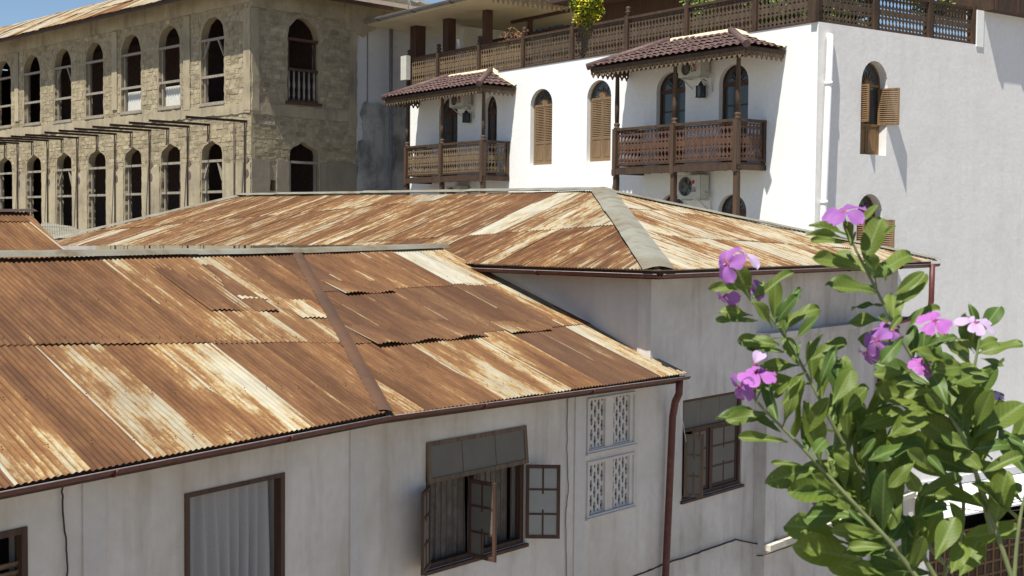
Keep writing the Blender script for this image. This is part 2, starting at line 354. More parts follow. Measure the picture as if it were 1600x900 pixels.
def sheeting(parent, O, up, nrm_hint, polys, name='roof_sheet', wl=.076, amp=.009, sw=.76, rows=(2.4,), seg=8, vseg=4, bias=None, mat=None, lap=.02, seedk=0, jit=.01, s_off=0.0, warp=.006, laps=None, base_t=None, lift=.010):
    """lay corrugated sheets over a plane: O a point on it, up the fall line (unit, upwards). polys: convex world polygons"""
    up = up.normalized(); Pn = nrm_hint.normalized(); ex = up.cross(Pn).normalized()     # ex to the right seen from outside
    Mp = Matrix((ex, up, Pn)).transposed().to_4x4(); Mp.translation = O
    Mi = Mp.inverted(); cnt = 0
    if laps: print('LAPS', seedk, [round((Mi @ Vector(q)).y, 2) for q in laps], [tuple(round(c, 2) for c in (Mi @ Vector(p)).xy) for pl in polys for p in pl])
    for poly in polys:
        P2 = [(Mi @ Vector(p)).xy for p in poly]
        ar = sum(P2[i].x*P2[(i+1) % len(P2)].y-P2[(i+1) % len(P2)].x*P2[i].y for i in range(len(P2)))
        if ar < 0: P2 = P2[::-1]
        planes = []
        for i, p in enumerate(P2):
            q = P2[(i+1) % len(P2)]; a, b = (q.y-p.y), -(q.x-p.x); planes.append((a, b, a*p.x+b*p.y))
        smin = min(p.x for p in P2); smax = max(p.x for p in P2); tmin = min(p.y for p in P2); tmax = max(p.y for p in P2)
        if base_t is not None: tmin = (Mi @ Vector(base_t)).y
        i0 = math.floor((smin-s_off)/sw); i1 = math.ceil((smax-s_off)/sw)
        for i in range(i0, i1):
            rnd = random.Random((seedk+3)*7919+i*131); t = tmin - rnd.uniform(0, .02); r = 0
            shift = 0 if len(rows) == 1 else 0
            while t < tmax:
                L = rows[min(r, len(rows)-1)] + rnd.uniform(-.04, .04)
                if laps:
                    lt = [(Mi @ Vector(q)).y for q in laps]; nxt = [q for q in lt if q > t+.1]
                    L = (nxt[0]-t if nxt else tmax-t+.1)+rnd.uniform(-.015, .015)
                s0 = s_off+i*sw; ctr = (s0+sw/2, t+L/2)
                nx = int(round(sw/wl*seg))+seg//2; vs = []; fs = []
                ph = rnd.uniform(-.2, .2); tl = rnd.uniform(0, jit); rot = rnd.uniform(-.004, .004)
                wa, wb = rnd.uniform(0, 6), rnd.uniform(0, 6)
                t0 = t-lap*(1 if r else 0)-.0; t1 = t+L+.08
                for b in range(vseg+1):
                    tt = t0+(t1-t0)*b/vseg; fb = b/vseg
                    for a in range(nx+1):
                        ss = s0 + (sw+wl*.5)*a/nx
                        z = amp*sin(2*pi*ss/wl) + (1-fb)*(lift if r or lift > .02 else 0)+tl + .004*(a/nx) + warp*sin(ss*2.1+wa+tt)*sin(tt*1.7+wb)+ (rnd.uniform(-.0015, .0015) if b == 0 else 0)
                        vs.append((ss+rot*(tt-t0), tt, z))
                for b in range(vseg):
                    for a in range(nx): k = b*(nx+1)+a; fs.append((k, k+1, k+nx+2, k+nx+1))
                bb = bias(Mp @ Vector((ctr[0], ctr[1], 0)), rnd, r) if bias else (.5, .2)
                gseed = rnd.random()
                me = clip_poly_mesh(vs, fs, planes)
                if me:
                    # move to sheet-local coordinates
                    off = Vector((s0, t0, 0)); me.transform(Matrix.Translation(-off))
                    me.materials.append(mat or M_rust); me.name = name
                    o = link(name, me, parent, Mp @ Matrix.Translation(off)); cnt += 1
                    o.color = (bb[0], gseed, bb[1], 1)
                t += L; r += 1
    return cnt
def patch(parent, pxs, O, n, up, amp=.010, wl=.076, lift=.03, col=(.4, .5, .3), name='roof_patch'):
    """a loose extra sheet lying on the roof, corners given in the picture of the roof plane"""
    up = up.normalized(); n = n.normalized(); ex = up.cross(n).normalized(); Mp = Matrix((ex, up, n)).transposed().to_4x4(); Mp.translation = O
    Mi = Mp.inverted(); q = [(Mi @ on_plane(x, y, O, n)).xy for x, y in pxs]
    s0 = min(p.x for p in q); s1 = max(p.x for p in q); t0 = min(p.y for p in q); t1 = max(p.y for p in q)
    nx = int((s1-s0)/wl*8)+1; vs = []; fs = []
    for b in range(4):
        for a in range(nx+1):
            ss = s0+(s1-s0)*a/nx; tt = t0+(t1-t0)*b/3
            vs.append((ss-s0, tt-t0+random.uniform(-.003, .003)*(b == 0), .014+amp*sin(2*pi*ss/wl)+lift*(1-b/3)*(.6+.4*sin(a*.07))))
    for b in range(3):
        for a in range(nx): k = b*(nx+1)+a; fs.append((k, k+1, k+nx+2, k+nx+1))
    m = MB(); m.add(vs, fs, True)
    o = part(name, m, M_rust, parent, Mp @ Matrix.Translation((s0, t0, 0))); o.color = (col[0], col[1], col[2], 1); return o
def cap_strip(mb, a, b, wd, n, ridge=.03, seg=6, side=None):
    """bent sheet flashing along a-b, wd either side; n mean normal"""
    a = Vector(a); b = Vector(b); d = (b-a).normalized(); n = Vector(n).normalized(); x = d.cross(n).normalized()
    vs = []; fs = []
    for i in range(seg+1):
        p = a.lerp(b, i/seg) + n*random.uniform(-.004, .004)
        for k, (o, h) in enumerate(((-1, -.004), (-.35, ridge*.8), (0, ridge), (.35, ridge*.8), (1, -.004))): vs.append(p + x*o*wd*(1+random.uniform(-.03, .03)) + n*h)
    for i in range(seg):
        for k in range(4): q = i*5+k; fs.append((q, q+1, q+6, q+5))
    mb.add(vs, fs); return mb
def flashing(parent, a, b, wd, n, mat, name='ridge_cap', ridge=.03, piece=2.0, lift=.012):
    a = Vector(a); b = Vector(b); L = (b-a).length; k = max(1, round(L/piece))
    for i in range(k):
        m = MB(); up = Vector(n)*(lift+.006*(i % 2)); e = (b-a)/L*.06
        cap_strip(m, a.lerp(b, i/k)-e+up, a.lerp(b, (i+1)/k)+e+up+Vector((0, 0, .01)), wd*random.uniform(.95, 1.05), n, ridge)
        part(name, m, mat, parent, WM[parent])
def gutter(parent, a, b, out, r=.065, M=None):
    """half round gutter a-b, open upwards, with its joints"""
    a = Vector(a); b = Vector(b); d = (b-a).normalized(); x = Vector(out).normalized(); L = (b-a).length
    k = max(2, int(L/1.6)); n = 8
    m = MB(); vs = []; fs = []
    for i in range(k+1):
        p = a.lerp(b, i/k) + Vector((0, 0, random.uniform(-.006, .006)))
        for rr, sg in ((r, 1), (r-.012, -1)):
            for j in range(n+1):
                th = pi + pi*j/n if sg == 1 else 2*pi - pi*j/n
                vs.append(p + x*cos(th)*rr + Vector((0, 0, sin(th)*rr)))
    w_ = 2*(n+1)
    for i in range(k):
        for j in range(w_): fs.append((i*w_+j, i*w_+(j+1) % w_, (i+1)*w_+(j+1) % w_, (i+1)*w_+j))
    fs += [tuple(range(w_))[::-1], tuple(k*w_+j for j in range(w_))]
    m.add(vs, fs)
    g = part('gutter', m, M_gutter, parent, M or WM[parent])
    rim = MB(); rim.tube([a.lerp(b, i/k)+x*r+Vector((0, 0, .003)) for i in range(k+1)], .007, 5); part('gutter_rim', rim, M_rim, g, WM[g])
    lin = MB(); vs = []; fs = []
    for i in range(k+1):
        p = a.lerp(b, i/k)
        for j in range(7): th = pi+pi*j/6; vs.append(p+x*cos(th)*(r-.015)+Vector((0, 0, sin(th)*(r-.015)-.002)))
    for i in range(k):
        for j in range(6): q = i*7+j; fs.append((q, q+1, q+8, q+7))
    lin.add(vs, fs, True); part('gutter_shade', lin, M_shade_in, g, WM[g])  # dark skin painted in for the shade inside the gutter
    for i in range(1, int(L/2.4)+1):
        p = a + d*(i*2.4-.6); j = MB()
        j.tube([p+x*(r+.012)*cos(pi+pi*q/8)+Vector((0, 0, (r+.012)*sin(pi+pi*q/8))) for q in range(9)], .016, 5)
        part('gutter_joint', j, M_gutter, g, WM[g])
    return g
# ================================================================== the street
def sheet_obj(name, pts, mat):
    m = MB(); m.add(pts, [tuple(range(len(pts)))]); o = part(name, m, mat); o['kind'] = 'structure'; return o
sheet_obj('ground', [(-900, -900, 0), (900, -900, 0), (900, 900, 0), (-900, 900, 0)], M_ground)
# ================================================================== front house with the long rusty roof
PW = at(820.6, 664.6, 18.5)
FE = Fr(PW, az(40.3))
GUT = .45
eb = on_plane(600, 640, FE.w(0, 0, GUT), FE.n); er = on_plane(1066, 581, FE.w(0, 0, GUT), FE.n)
nF = Vector((az(34.0).y, -az(34.0).x, 0))
FF = Fr(eb - nF*GUT, az(34.0))
upE = (-FE.n + Vector((0, 0, .355))).normalized(); nrE = FE.d.cross(upE).normalized(); nrE *= math.copysign(1, nrE.z)
JE = on_plane(462, 394, er, nrE); RR = on_plane(686, 387, er, nrE)
efl = on_plane(0, 757, FF.w(0, 0, GUT), FF.n)
nrF = (efl-eb).cross(JE-eb).normalized(); nrF *= math.copysign(1, nrF.z)
fA = on_plane(264, 531.6, eb, nrF); fB = on_plane(101.6, 398.8, eb, nrF); upF = (fB-fA).normalized()
ridF = on_plane(0, 400, eb, nrF)
print('front', eb, er, JE, RR, efl, ridF, nrF)
front = thing('lime_plastered_house', 'pale plastered foreground house under the long rusty corrugated roof, brown casements open', 'house', FE.M)
# walls --------------------------------------------------------------
z_eE = er.z
def isect(f1, f2):
    # u on f1 where the two wall planes meet
    k = (f2.O-f1.O).dot(f2.n)/f1.d.dot(f2.n); return k
uEb = isect(FE, FF); uFb = isect(FF, FE)
uEend = FE.u(1040, 660)
wtop = z_eE + .10
# openings, measured in the photograph
w2 = (FE.u(665, 790), FE.u(820.6, 750), FE.z(817.6, 849), FE.z(820.6, 664.6))
v1 = [(FE.u(919, 660), FE.u(946, 660), FE.z(946, 697), FE.z(919, 623)), (FE.u(958.6, 650), FE.u(984.6, 650), FE.z(984, 689), FE.z(958.6, 616)),
      (FE.u(918, 760), FE.u(945.5, 760), FE.z(944, 799), FE.z(918, 727)), (FE.u(957.5, 750), FE.u(983.5, 750), FE.z(983, 788), FE.z(957.5, 716))]
holesE = [rect(w2[0], w2[1], w2[2], w2[3])] + [rect(a, b, c, d) for a, b, c, d in v1]
m = MB(); m.plate(rect(uEb, uEend, 0, wtop), holesE, 0, .28); part('wall', m, M_front, front, FE.M)
w1 = (FF.u(288, 830), FF.u(444, 800), 6.0-.2, FF.z(444.4, 737.8))
w0 = (FF.u(-70, 850), FF.u(42, 850), 5.9, FF.z(42, 822))
uFl = FF.u(-400, 800)
m = MB(); m.plate(rect(uFl, uFb, 0, wtop-.02), [rect(*w1), rect(*w0)], 0, .28); part('wall', m, M_front, front, FF.M)
m = MB(); m.box(uEend-.28, uEend-.002, .285, 8, 0, wtop-.03); part('side_wall', m, M_front, front, FE.M)
def pil(fr, xa, xb, y, th=.02, top=wtop-.02, mat=None, parent=front):
    m = MB(); m.box(fr.u(xa, y), fr.u(xb, y), -th, .004, 0, top); part('pilaster', m, mat or M_frame_pl, parent, fr.M)
pil(FF, 128, 163, 800); pil(FF, 546, 568, 720); pil(FE, 897, 913, 700, .025)
# fascia board right under the sheets
for fr, a, b, inset in ((FE, eb, er, .07), (FF, efl-FF.d*5, eb, .07)):
    m = MB(); A = Vector(a)-fr.n*inset+Vector((0, 0, -.115)); B = Vector(b)-fr.n*inset+Vector((0, 0, -.115)); m.bar(A, B, .03, .14); part('fascia_board', m, M_darkwood, front, Matrix())
# soffit rafters
m = MB()
for fr, a, b in ((FE, eb, er), (FF, efl, eb)):
    L = (Vector(b)-Vector(a)).length
    for i in range(int(L/.6)):
        p = Vector(a).lerp(Vector(b), (i+.5)*.6/L); m.bar(p-fr.n*.12+Vector((0, 0, -.10)), p-fr.n*.7+Vector((0, 0, .06)), .06, .08)
part('rafter_ends', m, M_darkwood, front, Matrix(), kind='stuff')
# roof ---------------------------------------------------------------
froof = MB(); 
def flat(mb, pts): mb.add(pts, [tuple(range(len(pts)))])
dn = Vector((0, 0, -.05))
backE = [JE+dn, RR+dn, RR+dn-FE.n*3.5+Vector((0, 0, -1.3)), JE+dn-FE.n*3.5+Vector((0, 0, -1.3))]
flat(froof, backE); flat(froof, [ridF+dn-FF.d*5, JE+dn, JE+dn-FF.n*3.5+Vector((0, 0, -1.3)), ridF+dn-FF.d*5-FF.n*3.5+Vector((0, 0, -1.3))])
roof1 = part('roof', froof, M_rust, front, Matrix()); roof1.color = (.4, .3, .3, 1)
def biasF(px, rnd, r):
    x, y = proj(px)
    b = .425 + rnd.uniform(-.05, .05)
    if r == 0:
        b = .425+rnd.uniform(-.02, .02)
        for cxp, wdp, am in ((190, 52, .13), (385, 50, .13), (20, 50, .08), (300, 40, .05), (-60, 50, .06)):
            if abs(x-cxp) < wdp: b = .43+am
    else:
        b = .430+rnd.uniform(-.03, .03)
        for cxp, wdp, am in ((290, 45, .055), (400, 60, .085)):
            if abs(x-cxp) < wdp: b = .43+am
    return b, rnd.uniform(0, .4)
def biasE(px, rnd, r):
    x, y = proj(px)
    b = .425+rnd.uniform(-.05, .05)
    dk = .95
    if y < 430 and x < 640: b -= .06; dk = .8
    if x < 800 and 440 < y < 540: b -= .03; dk = .75
    if y > 560: b += .05; dk = .2
    # the strip along the free verge kept its zinc
    if r == 2 and 520 < x < 700: b += .075; dk = .3
    if r == 1: b += .015
    mid = 418+(x-745)*.505
    if y < mid+34: b += .10; dk = .1
    return b, dk*rnd.uniform(.6, 1.1)
Lr = (Vector(JE)-eb).length
extF = -FF.d*6
# over-hang the sheets a little beyond the eave line
downE = -upE*.07; downF = -upF*.08
sheeting(roof1, er, upE, nrE, [[eb+downE, er+downE+FE.d*.02, RR+FE.d*.02, JE]], laps=[on_plane(728, 517, eb, nrE), on_plane(620, 445, eb, nrE)], bias=biasE, seedk=1, seg=8, jit=.010, warp=.008)
sheeting(roof1, eb, upF, nrF, [[efl+extF+downF, eb+downF, JE, ridF+extF+Vector((0, 0, 0))]], laps=[on_plane(185, 538, eb, nrF)], bias=biasF, seedk=2, seg=8, jit=.010, warp=.008, s_off=.22)
# loose patches seen on the roof
patch(roof1, [(330, 488), (392, 485), (330, 415), (262, 415)], eb, nrF, upF, lift=.035, col=(.40, .31, .5))
patch(roof1, [(545, 462), (612, 455), (560, 437), (505, 442)], er, nrE, upE, lift=.05, col=(.42, .7, .4))
patch(roof1, [(590, 543), (762, 527), (690, 500), (560, 517)], er, nrE, upE, lift=.06, col=(.40, .9, .6))
patch(roof1, [(800, 523), (858, 515), (820, 500), (775, 507)], er, nrE, upE, lift=.035, col=(.44, .15, .4))
patch(roof1, [(380, 470), (415, 467), (400, 458), (365, 460)], eb, nrF, upF, lift=.03, col=(.52, .45, .0))
patch(roof1, [(472, 499), (508, 495), (485, 470), (450, 473)], eb, nrF, upF, lift=.025, col=(.54, .85, .1))
nrm = (nrE+nrF).normalized()
flashing(roof1, eb-(JE-eb).normalized()*.03, JE, .105, nrm, M_rustcap, 'hip_cap', .016, 2.1, .02)
flashing(roof1, JE-FE.d*.1, RR+FE.d*.12, .14, (nrE+Vector((0, 0, .6))).normalized(), M_zinc, 'ridge_cap', .05, 2.2, .02)
flashing(roof1, ridF-FF.d*6+(JE-ridF)*0, JE, .14, (nrF+Vector((0, 0, .6))).normalized(), M_zinc, 'ridge_cap', .05, 2.4, .02)
# gutters and downpipe
gd = Vector((0, 0, -.075))
gutter(front, eb+gd+FE.n*.03, er+gd+FE.n*.03+FE.d*.12, FE.n, .06, Matrix())
gutter(front, efl-FF.d*3+gd+FF.n*.03+Vector((0, 0, .0)), eb+gd+FF.n*.03+FF.d*.02, FF.n, .06, Matrix())
def pxpt(fr, x, y, out): return fr.w(*fr.uz(x, y, out), out)
m = MB(); m.tube([pxpt(FE, 1062, 588, .42), pxpt(FE, 1061, 615, .42), pxpt(FE, 1055, 628, .30), pxpt(FE, 1051, 652, .12), pxpt(FE, 1040, 900, .12), FE.w(FE.u(1037, 960, .12), 0, .12)], .062, 10)
part('downpipe', m, M_gutter, front, Matrix())
# breeze-block vents ---------------------------------------------------
for (a, b, c, d) in v1:
    W_, H_ = b-a, d-c; m = MB(); holes = []
    cols = 5; cw_ = W_/cols; slot = H_/3.35
    for k in range(cols):
        z = -slot*.62 if k % 2 else -slot*.10
        while z < H_:
            z0 = max(z+.10*slot, .015); z1 = min(z+slot*.92, H_-.015)
            if z1-z0 > .03:
                x0 = cw_*(k+.5); hw = cw_*.26; mid = (z0+z1)/2; full = (z1-z0) > slot*.7; hb = cw_*.40 if full else hw
                q = .022
                holes.append([(x0-hw, z0+q), (x0, z0), (x0+hw, z0+q), (x0+hw, mid-q*1.3), (x0+hb, mid), (x0+hw, mid+q*1.3), (x0+hw, z1-q), (x0, z1), (x0-hw, z1-q), (x0-hw, mid+q*1.3), (x0-hb, mid), (x0-hw, mid-q*1.3)])
            z += slot
    m.plate(rect(0, W_, 0, H_), holes, .0, .028)
    part('vent_grille', m, M_frame_pl, front, FE.M @ T(a, .035, c))
for (xa, xb, ya, yb) in ((916.7, 992, (623, 708.6), 0), (916.4, 990.5, (722, 810), 0)):
    ua, ub = FE.u(xa, ya[0]), FE.u(xb, ya[0]-10); zt, zb = FE.z(xa, ya[0]), FE.z(xa, ya[1]); m = MB()
    t = .035
    for r_ in (rect(ua, ub, zt-t, zt), rect(ua, ub, zb, zb+t), rect(ua, ua+t, zb+t+.002, zt-t-.002), rect(ub-t, ub, zb+t+.002, zt-t-.002)): m.box(r_[0][0], r_[1][0], -.03, .003, r_[0][1], r_[2][1])
    m.box(ua-.02, ub+.03, -.05, .003, zb-.03, zb-.001)
    part('vent_frame', m, M_frame_pl, front, FE.M)
for (a, b, c, d) in v1: room(front, FE.M, a+.002, b-.002, c+.002, d-.002, .068, .27, M_shade_in, 'dark_vent_liner')  # dark liner added so the grille holes read as deep shade
room(front, FE.M, v1[0][0]-.3, v1[1][1]+.3, v1[2][2]-.5, wtop, .29, 1.5)
# casement leaf: hinge on local x=0, hanging along +x --------------------------------
def leaf_frame(w_, h, rows=3, t=.05, th=.035, pattern=True):
    m = MB(); m.box(0, t, 0, th, 0, h); m.box(w_-t, w_, 0, th, 0, h); m.box(t, w_-t, 0, th, 0, t); m.box(t, w_-t, 0, th, h-t, h)
    for i in range(1, rows): z = h*i/rows; m.box(t, w_-t, .004, th-.004, z-.014, z+.014)
    if pattern:
        for i in range(rows):
            z0 = h*i/rows+(t if i == 0 else .014); z1 = h*(i+1)/rows-(t if i == rows-1 else .014)
            if i == 1: m.box(w_/2-.013, w_/2+.013, .006, th-.006, z0, z0+.05); m.box(w_/2-.013, w_/2+.013, .006, th-.006, z1-.05, z1)
            else: m.box(w_/2-.013, w_/2+.013, .006, th-.006, z0, z1)
    return m
def casement(parent, Mx, w_, h, frame_mat, pane_mat, missing=()):
    f = part('casement', leaf_frame(w_, h), frame_mat, parent, Mx); t = .05
    k = 0
    for i in range(3):
        z0 = h*i/3+(t if i == 0 else .014); z1 = h*(i+1)/3-(t if i == 2 else .014)
        cells = [(t, w_-t)] if i == 1 else [(t, w_/2-.013), (w_/2+.013, w_-t)]
        for a, b in cells:
            if k not in missing: p = MB(); p.box(a-.004, b+.004, .014, .019, z0-.004, z1+.004); part('window_pane', p, pane_mat, parent, Mx)
            k += 1
    return f
def hinge(fr, u, z, out, a):        # leaf running from hinge in compass direction a
    d = az(a); return Matrix.Translation(fr.w(u, z, out)) @ RZ(atan2(d.y, d.x))
def big_window(fr, wn, kind, parent):
    u0, u1, z0, z1 = wn; H = z1-z0; W_ = u1-u0; t = .07; hs = z1-H*.30           # top light height
    m = MB(); y0, y1 = .03, .13
    m.box(u0, u0+t, y0, y1, z0, z1); m.box(u1-t, u1, y0, y1, z0, z1); m.box(u0+t, u1-t, y0, y1, z0, z0+t); m.box(u0+t, u1-t, y0, y1, z1-.05, z1)
    m.box(u0+t, u1-t, y0+.003, y1-.003, hs-.05, hs)
    um = (u0+u1)/2; m.box(um-.045, um+.045, y0+.005, y1, z0+t, hs-.05)
    m.box(u0-.04, u1+.04, -.05, .029, z0-.05, z0-.002)
    wv = part('window', m, M_darkwood, parent, fr.M)
    return wv, t, hs, um
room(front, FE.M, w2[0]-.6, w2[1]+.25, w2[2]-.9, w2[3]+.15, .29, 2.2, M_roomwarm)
win2, t_, hs2, um2 = big_window(FE, w2, 'open', front)
# top light tilted out
m = MB(); W_ = w2[1]-w2[0]; Ha = w2[3]-hs2+.03
m.box(0, W_, 0, .04, 0, .06); m.box(0, W_, 0, .04, Ha-.06, Ha); m.box(0, .06, 0, .04, .06, Ha-.06); m.box(W_-.06, W_, 0, .04, .06, Ha-.06)
for k in (1, 2): m.box(W_*k/3-.006, W_*k/3+.006, .008, .032, .06, Ha-.06)
Ma = FE.M @ T(w2[0], 0, w2[3]) @ Matrix.Rotation(radians(-5), 4, 'X') @ T(0, -.02, -Ha)
part('top_light', m, M_greywood, win2, Ma)
for k in range(3):
    p = MB(); p.box(max(.06, W_*k/3+.006), min(W_-.06, W_*(k+1)/3-.006), .014, .02, .06, Ha-.06); part('window_pane', p, M_frost, win2, Ma)
hl = hs2-.05-w2[2]-t_-.01; wl_ = (um2-w2[0])/2
zl = w2[2]+t_+.005
casement(win2, hinge(FE, w2[1]-.02, zl-.0, .03, 90), .50, hl, M_darkwood, M_pane)
casement(win2, hinge(FE, w2[0]+.02, zl, .03, 187), .50, hl, M_darkwood, M_frost)
casement(win2, hinge(FE, FE.u(728, 800), zl-.02, .04, 131), .50, hl, M_darkwood, M_frost, (1,))
# security bars and an old brown curtain behind
m = MB()
for k in range(17):
    u = w2[0]+t_+(W_-2*t_)*(k+.5)/17
    if abs(u-um2) > .07: m.box(u-.006, u+.006, .15, .162, w2[2]+.01, hs2)
part('window_bars', m, M_greywood, win2, FE.M, kind='stuff')
def curtain(parent, fr, u0, u1, z0, z1, y, mat, folds, amp=.03, name='curtain', flare=.0, sh=0):
    m = MB(); nx = folds*10; nz = 14; vs = []; rnd = random.Random(sh+5); ph = [rnd.uniform(-.5, .5) for _ in range(folds+2)]
    for j in range(nz+1):
        f = j/nz; z = z1+(z0-z1)*f
        for i in range(nx+1):
            x = i/nx; k = x*folds; p = ph[int(k)]*(1-k % 1)+ph[int(k)+1]*(k % 1)
            a = amp*(.5+.7*f)*(1+.4*p)
            c = (u0+u1)/2; vs.append((c+(u0-c+(u1-u0)*x)*(1+flare*f)+.012*sin(f*4+p*6), y+a*sin(2*pi*(k+p*.5+.07*sin(f*3+k))), z))
    fs = [(j*(nx+1)+i, j*(nx+1)+i+1, (j+1)*(nx+1)+i+1, (j+1)*(nx+1)+i) for j in range(nz) for i in range(nx)]
    m.add(vs, fs, True); return part(name, m, mat, parent, fr.M)
curtain(win2, FE, w2[0]+.05, um2-.04, w2[2]+.02, hs2+.2, .22, simple('faded_brown_cloth', (.20, .175, .15), .95, .05, .35), 7, .03, sh=3)
curtain(win2, FE, um2+.04, w2[1]-.14, w2[2]+.02, hs2+.2, .22, bpy.data.materials['faded_brown_cloth'], 6, .03, sh=4)
# curtained window
u0, u1, z0, z1 = w1; m = MB(); t = .065
m.box(u0, u0+t, -.015, .10, z0, z1); m.box(u1-t, u1, -.015, .10, z0, z1); m.box(u0+t, u1-t, -.013, .10, z1-t*.8, z1); m.box(u0+t, u1-t, -.013, .10, z0, z0+t)
win1 = part('window', m, M_darkwood, front, FF.M)
curtain(win1, FF, u0+t+.03, u1-t-.05, z0+.05, z1-.04, .14, M_curtain, 8, .055, flare=-.04, sh=1)
room(front, FF.M, u0-.3, u1+.3, z0-.3, z1+.1, .29, 1.6)
u0, u1, z0, z1 = w0; m = MB()
m.box(u0, u0+t, -.015, .10, z0, z1); m.box(u1-t, u1, -.015, .10, z0, z1); m.box(u0+t, u1-t, -.013, .10, z1-t, z1); m.box(u0+t, u1-t, -.013, .10, z0, z0+t)
win0 = part('window', m, M_darkwood, front, FF.M)
m = MB()
for k in range(16): z = z0+t+.04+k*.085; m.bar((u0+t, .06, z), (u1-t, .06, z), .012, .075, up=(0, -.6, .8)) if z < z1-t else None
part('louvre_slats', m, M_greywood, win0, FF.M)
room(front, FF.M, u0-.3, u1+.3, z0-.3, z1+.1, .29, 1.6)
# cables on the wall
def cable(name, label, pts, r=.012, mat=None, group=None, n=6):
    P = []
    for i in range(len(pts)-1):
        a, b = Vector(pts[i]), Vector(pts[i+1])
        for k in range(n): t = k/n; P.append(a.lerp(b, t)+Vector((random.uniform(-1, 1), random.uniform(-1, 1), random.uniform(-1, 1)))*.006)
    P.append(Vector(pts[-1])); m = MB(); m.tube(P, r, 6)
    return tagm(part(name, m, mat or M_cable), label, 'cable', group)
cable('wall_cable', 'thin dark cable hanging down the pale wall left of the curtained window', [pxpt(FF, 98, 745, .03), pxpt(FF, 97, 790, .03), pxpt(FF, 104, 850, .03), pxpt(FF, 105, 900, .03), pxpt(FF, 104, 960, .03)], .009)
cable('wall_cable', 'thin grey cable running down beside the breeze-block vents', [pxpt(FE, 887, 618, .02), pxpt(FE, 886, 700, .02), pxpt(FE, 888, 770, .025), pxpt(FE, 884, 800, .02), pxpt(FE, 885, 900, .02), pxpt(FE, 884, 990, .02)], .009, M_metal)
cable('stay_wire', 'thin pale wire stretched from the roof corner to the wall by the downpipe', [pxpt(FE, 1045, 588, .4), pxpt(FE, 1064, 640, .02), pxpt(FE, 1072, 690, .02)], .004, M_pipe)
# ================================================================== middle house
MIDW = -.05
cw = pxpt(FE, 1018, 433, MIDW); AZH = -42
H = az(AZH); nH = Vector((-H.y, H.x, 0)); nH = nH if nH.y < 0 else -nH
FM = Fr(Vector((FE.w(0, 0, MIDW).x, FE.w(0, 0, MIDW).y, 0)), FE.d)           # right wall plane
FL_ = Fr(cw, -H)                                                            # left wall, u negative away from the corner
cx = cw + FE.n*.58 + nH*.55
lo, hi = CZ-2, CZ+1
for _ in range(40):
    mz = (lo+hi)/2
    if proj((cx.x, cx.y, mz))[1] > 421: lo = mz
    else: hi = mz
cE = Vector((cx.x, cx.y, lo))
upM = (-nH+Vector((0, 0, .28))).normalized(); nrM = (-H).cross(upM).normalized(); nrM *= math.copysign(1, nrM.z)
BB = on_plane(941, 298, cE, nrM); AA = on_plane(378, 306, cE, nrM)
e1 = on_plane(696, 410, cE, nrM); e2 = on_plane(670, 384, cE, nrM); e3 = on_plane(60, 384, cE, nrM)
qr = on_plane(1462, 409, FM.w(0, 0, .55), FM.n); cFar = Vector((qr.x, qr.y, cE.z))
nrR = (cFar-cE).cross(BB-cE).normalized(); nrR *= math.copysign(1, nrR.z)
print('mid', cE, proj(cE), BB, AA, e1, e2, e3, cFar, proj(cFar))
mid = thing('hip_roofed_house', 'grey plastered house behind the front roof, under a rusty hip roof with pale flashings', 'house', FM.M)
G = (FM.u(1066, 700), FM.u(1159, 690), FM.z(1063.4, 783), FM.z(1066, 626))
uMl = FM.u(1018, 500); uMr = FM.u(1402, 470); uMp = FM.u(1192, 800, .2)
ztopM = cE.z - .02
m = MB(); m.plate(rect(uMl, uMr, 0, ztopM), [rect(*G)], 0, .28); part('wall', m, M_old, mid, FM.M)
uEnd = FL_.u(690, 420)
m = MB(); m.plate(rect(uEnd-9, -.002, 0, ztopM-.003), [], .002, .28); part('wall', m, M_frame_pl, mid, FL_.M)
m = MB(); m.box(uMr-.28, uMr-.002, .285, 9, 0, ztopM); part('side_wall', m, M_old, mid, FM.M)
# projecting lower part with its ledges
zled = FM.z(1290, 511, .25)
m = MB(); m.box(uMp, uMr+.3, -.25, .0-.002, 0, zled-.1); part('projecting_wall', m, M_old, mid, FM.M)
m = MB(); m.box(uMp-.0, uMr+.33, -.29, -.003, zled-.098, zled); part('ledge', m, M_old, mid, FM.M)
zl2 = FM.z(1192, 853, .3); m = MB(); m.box(uMp-.05, uMr+.34, -.40, -.252, zl2-.11, zl2); m.box(uMp-.02, uMr+.34, -.31, -.253, zl2-.17, zl2-.112)
part('ledge', m, plaster('pale_ledge_plaster', (.62, .58, .47), (.3, .26, .2), .6, .4), mid, FM.M)
room(mid, FM.M, G[0]-.3, G[1]+.3, G[2]-.5, G[3]+.2, .29, 2.0)
win3, t_, hs3, um3 = big_window(FM, G, 'shut', mid)
for k in range(3):
    ua = G[0]+.07+(G[1]-G[0]-.14)*k/3; ub = G[0]+.07+(G[1]-G[0]-.14)*(k+1)/3
    p = MB(); p.box(ua+.004, ub-.004, .07, .076, hs3, G[3]-.05); part('window_pane', p, M_frost, win3, FM.M)
hl = hs3-.05-G[2]-.08; wl2 = (um3-.045-G[0]-.07)
casement(win3, FM.M @ T(um3+.047, .06, G[2]+.074), G[1]-.07-um3-.05, hl, M_darkwood, M_frost)
casement(win3, FM.M @ T(um3-.045-wl2*.62, .065, G[2]+.074), wl2*.62, hl, M_darkwood, M_frost)
casement(win3, hinge(FM, G[0]+.03, G[2]+.07, .02, 103), .33, hl, M_greywood, M_frost)
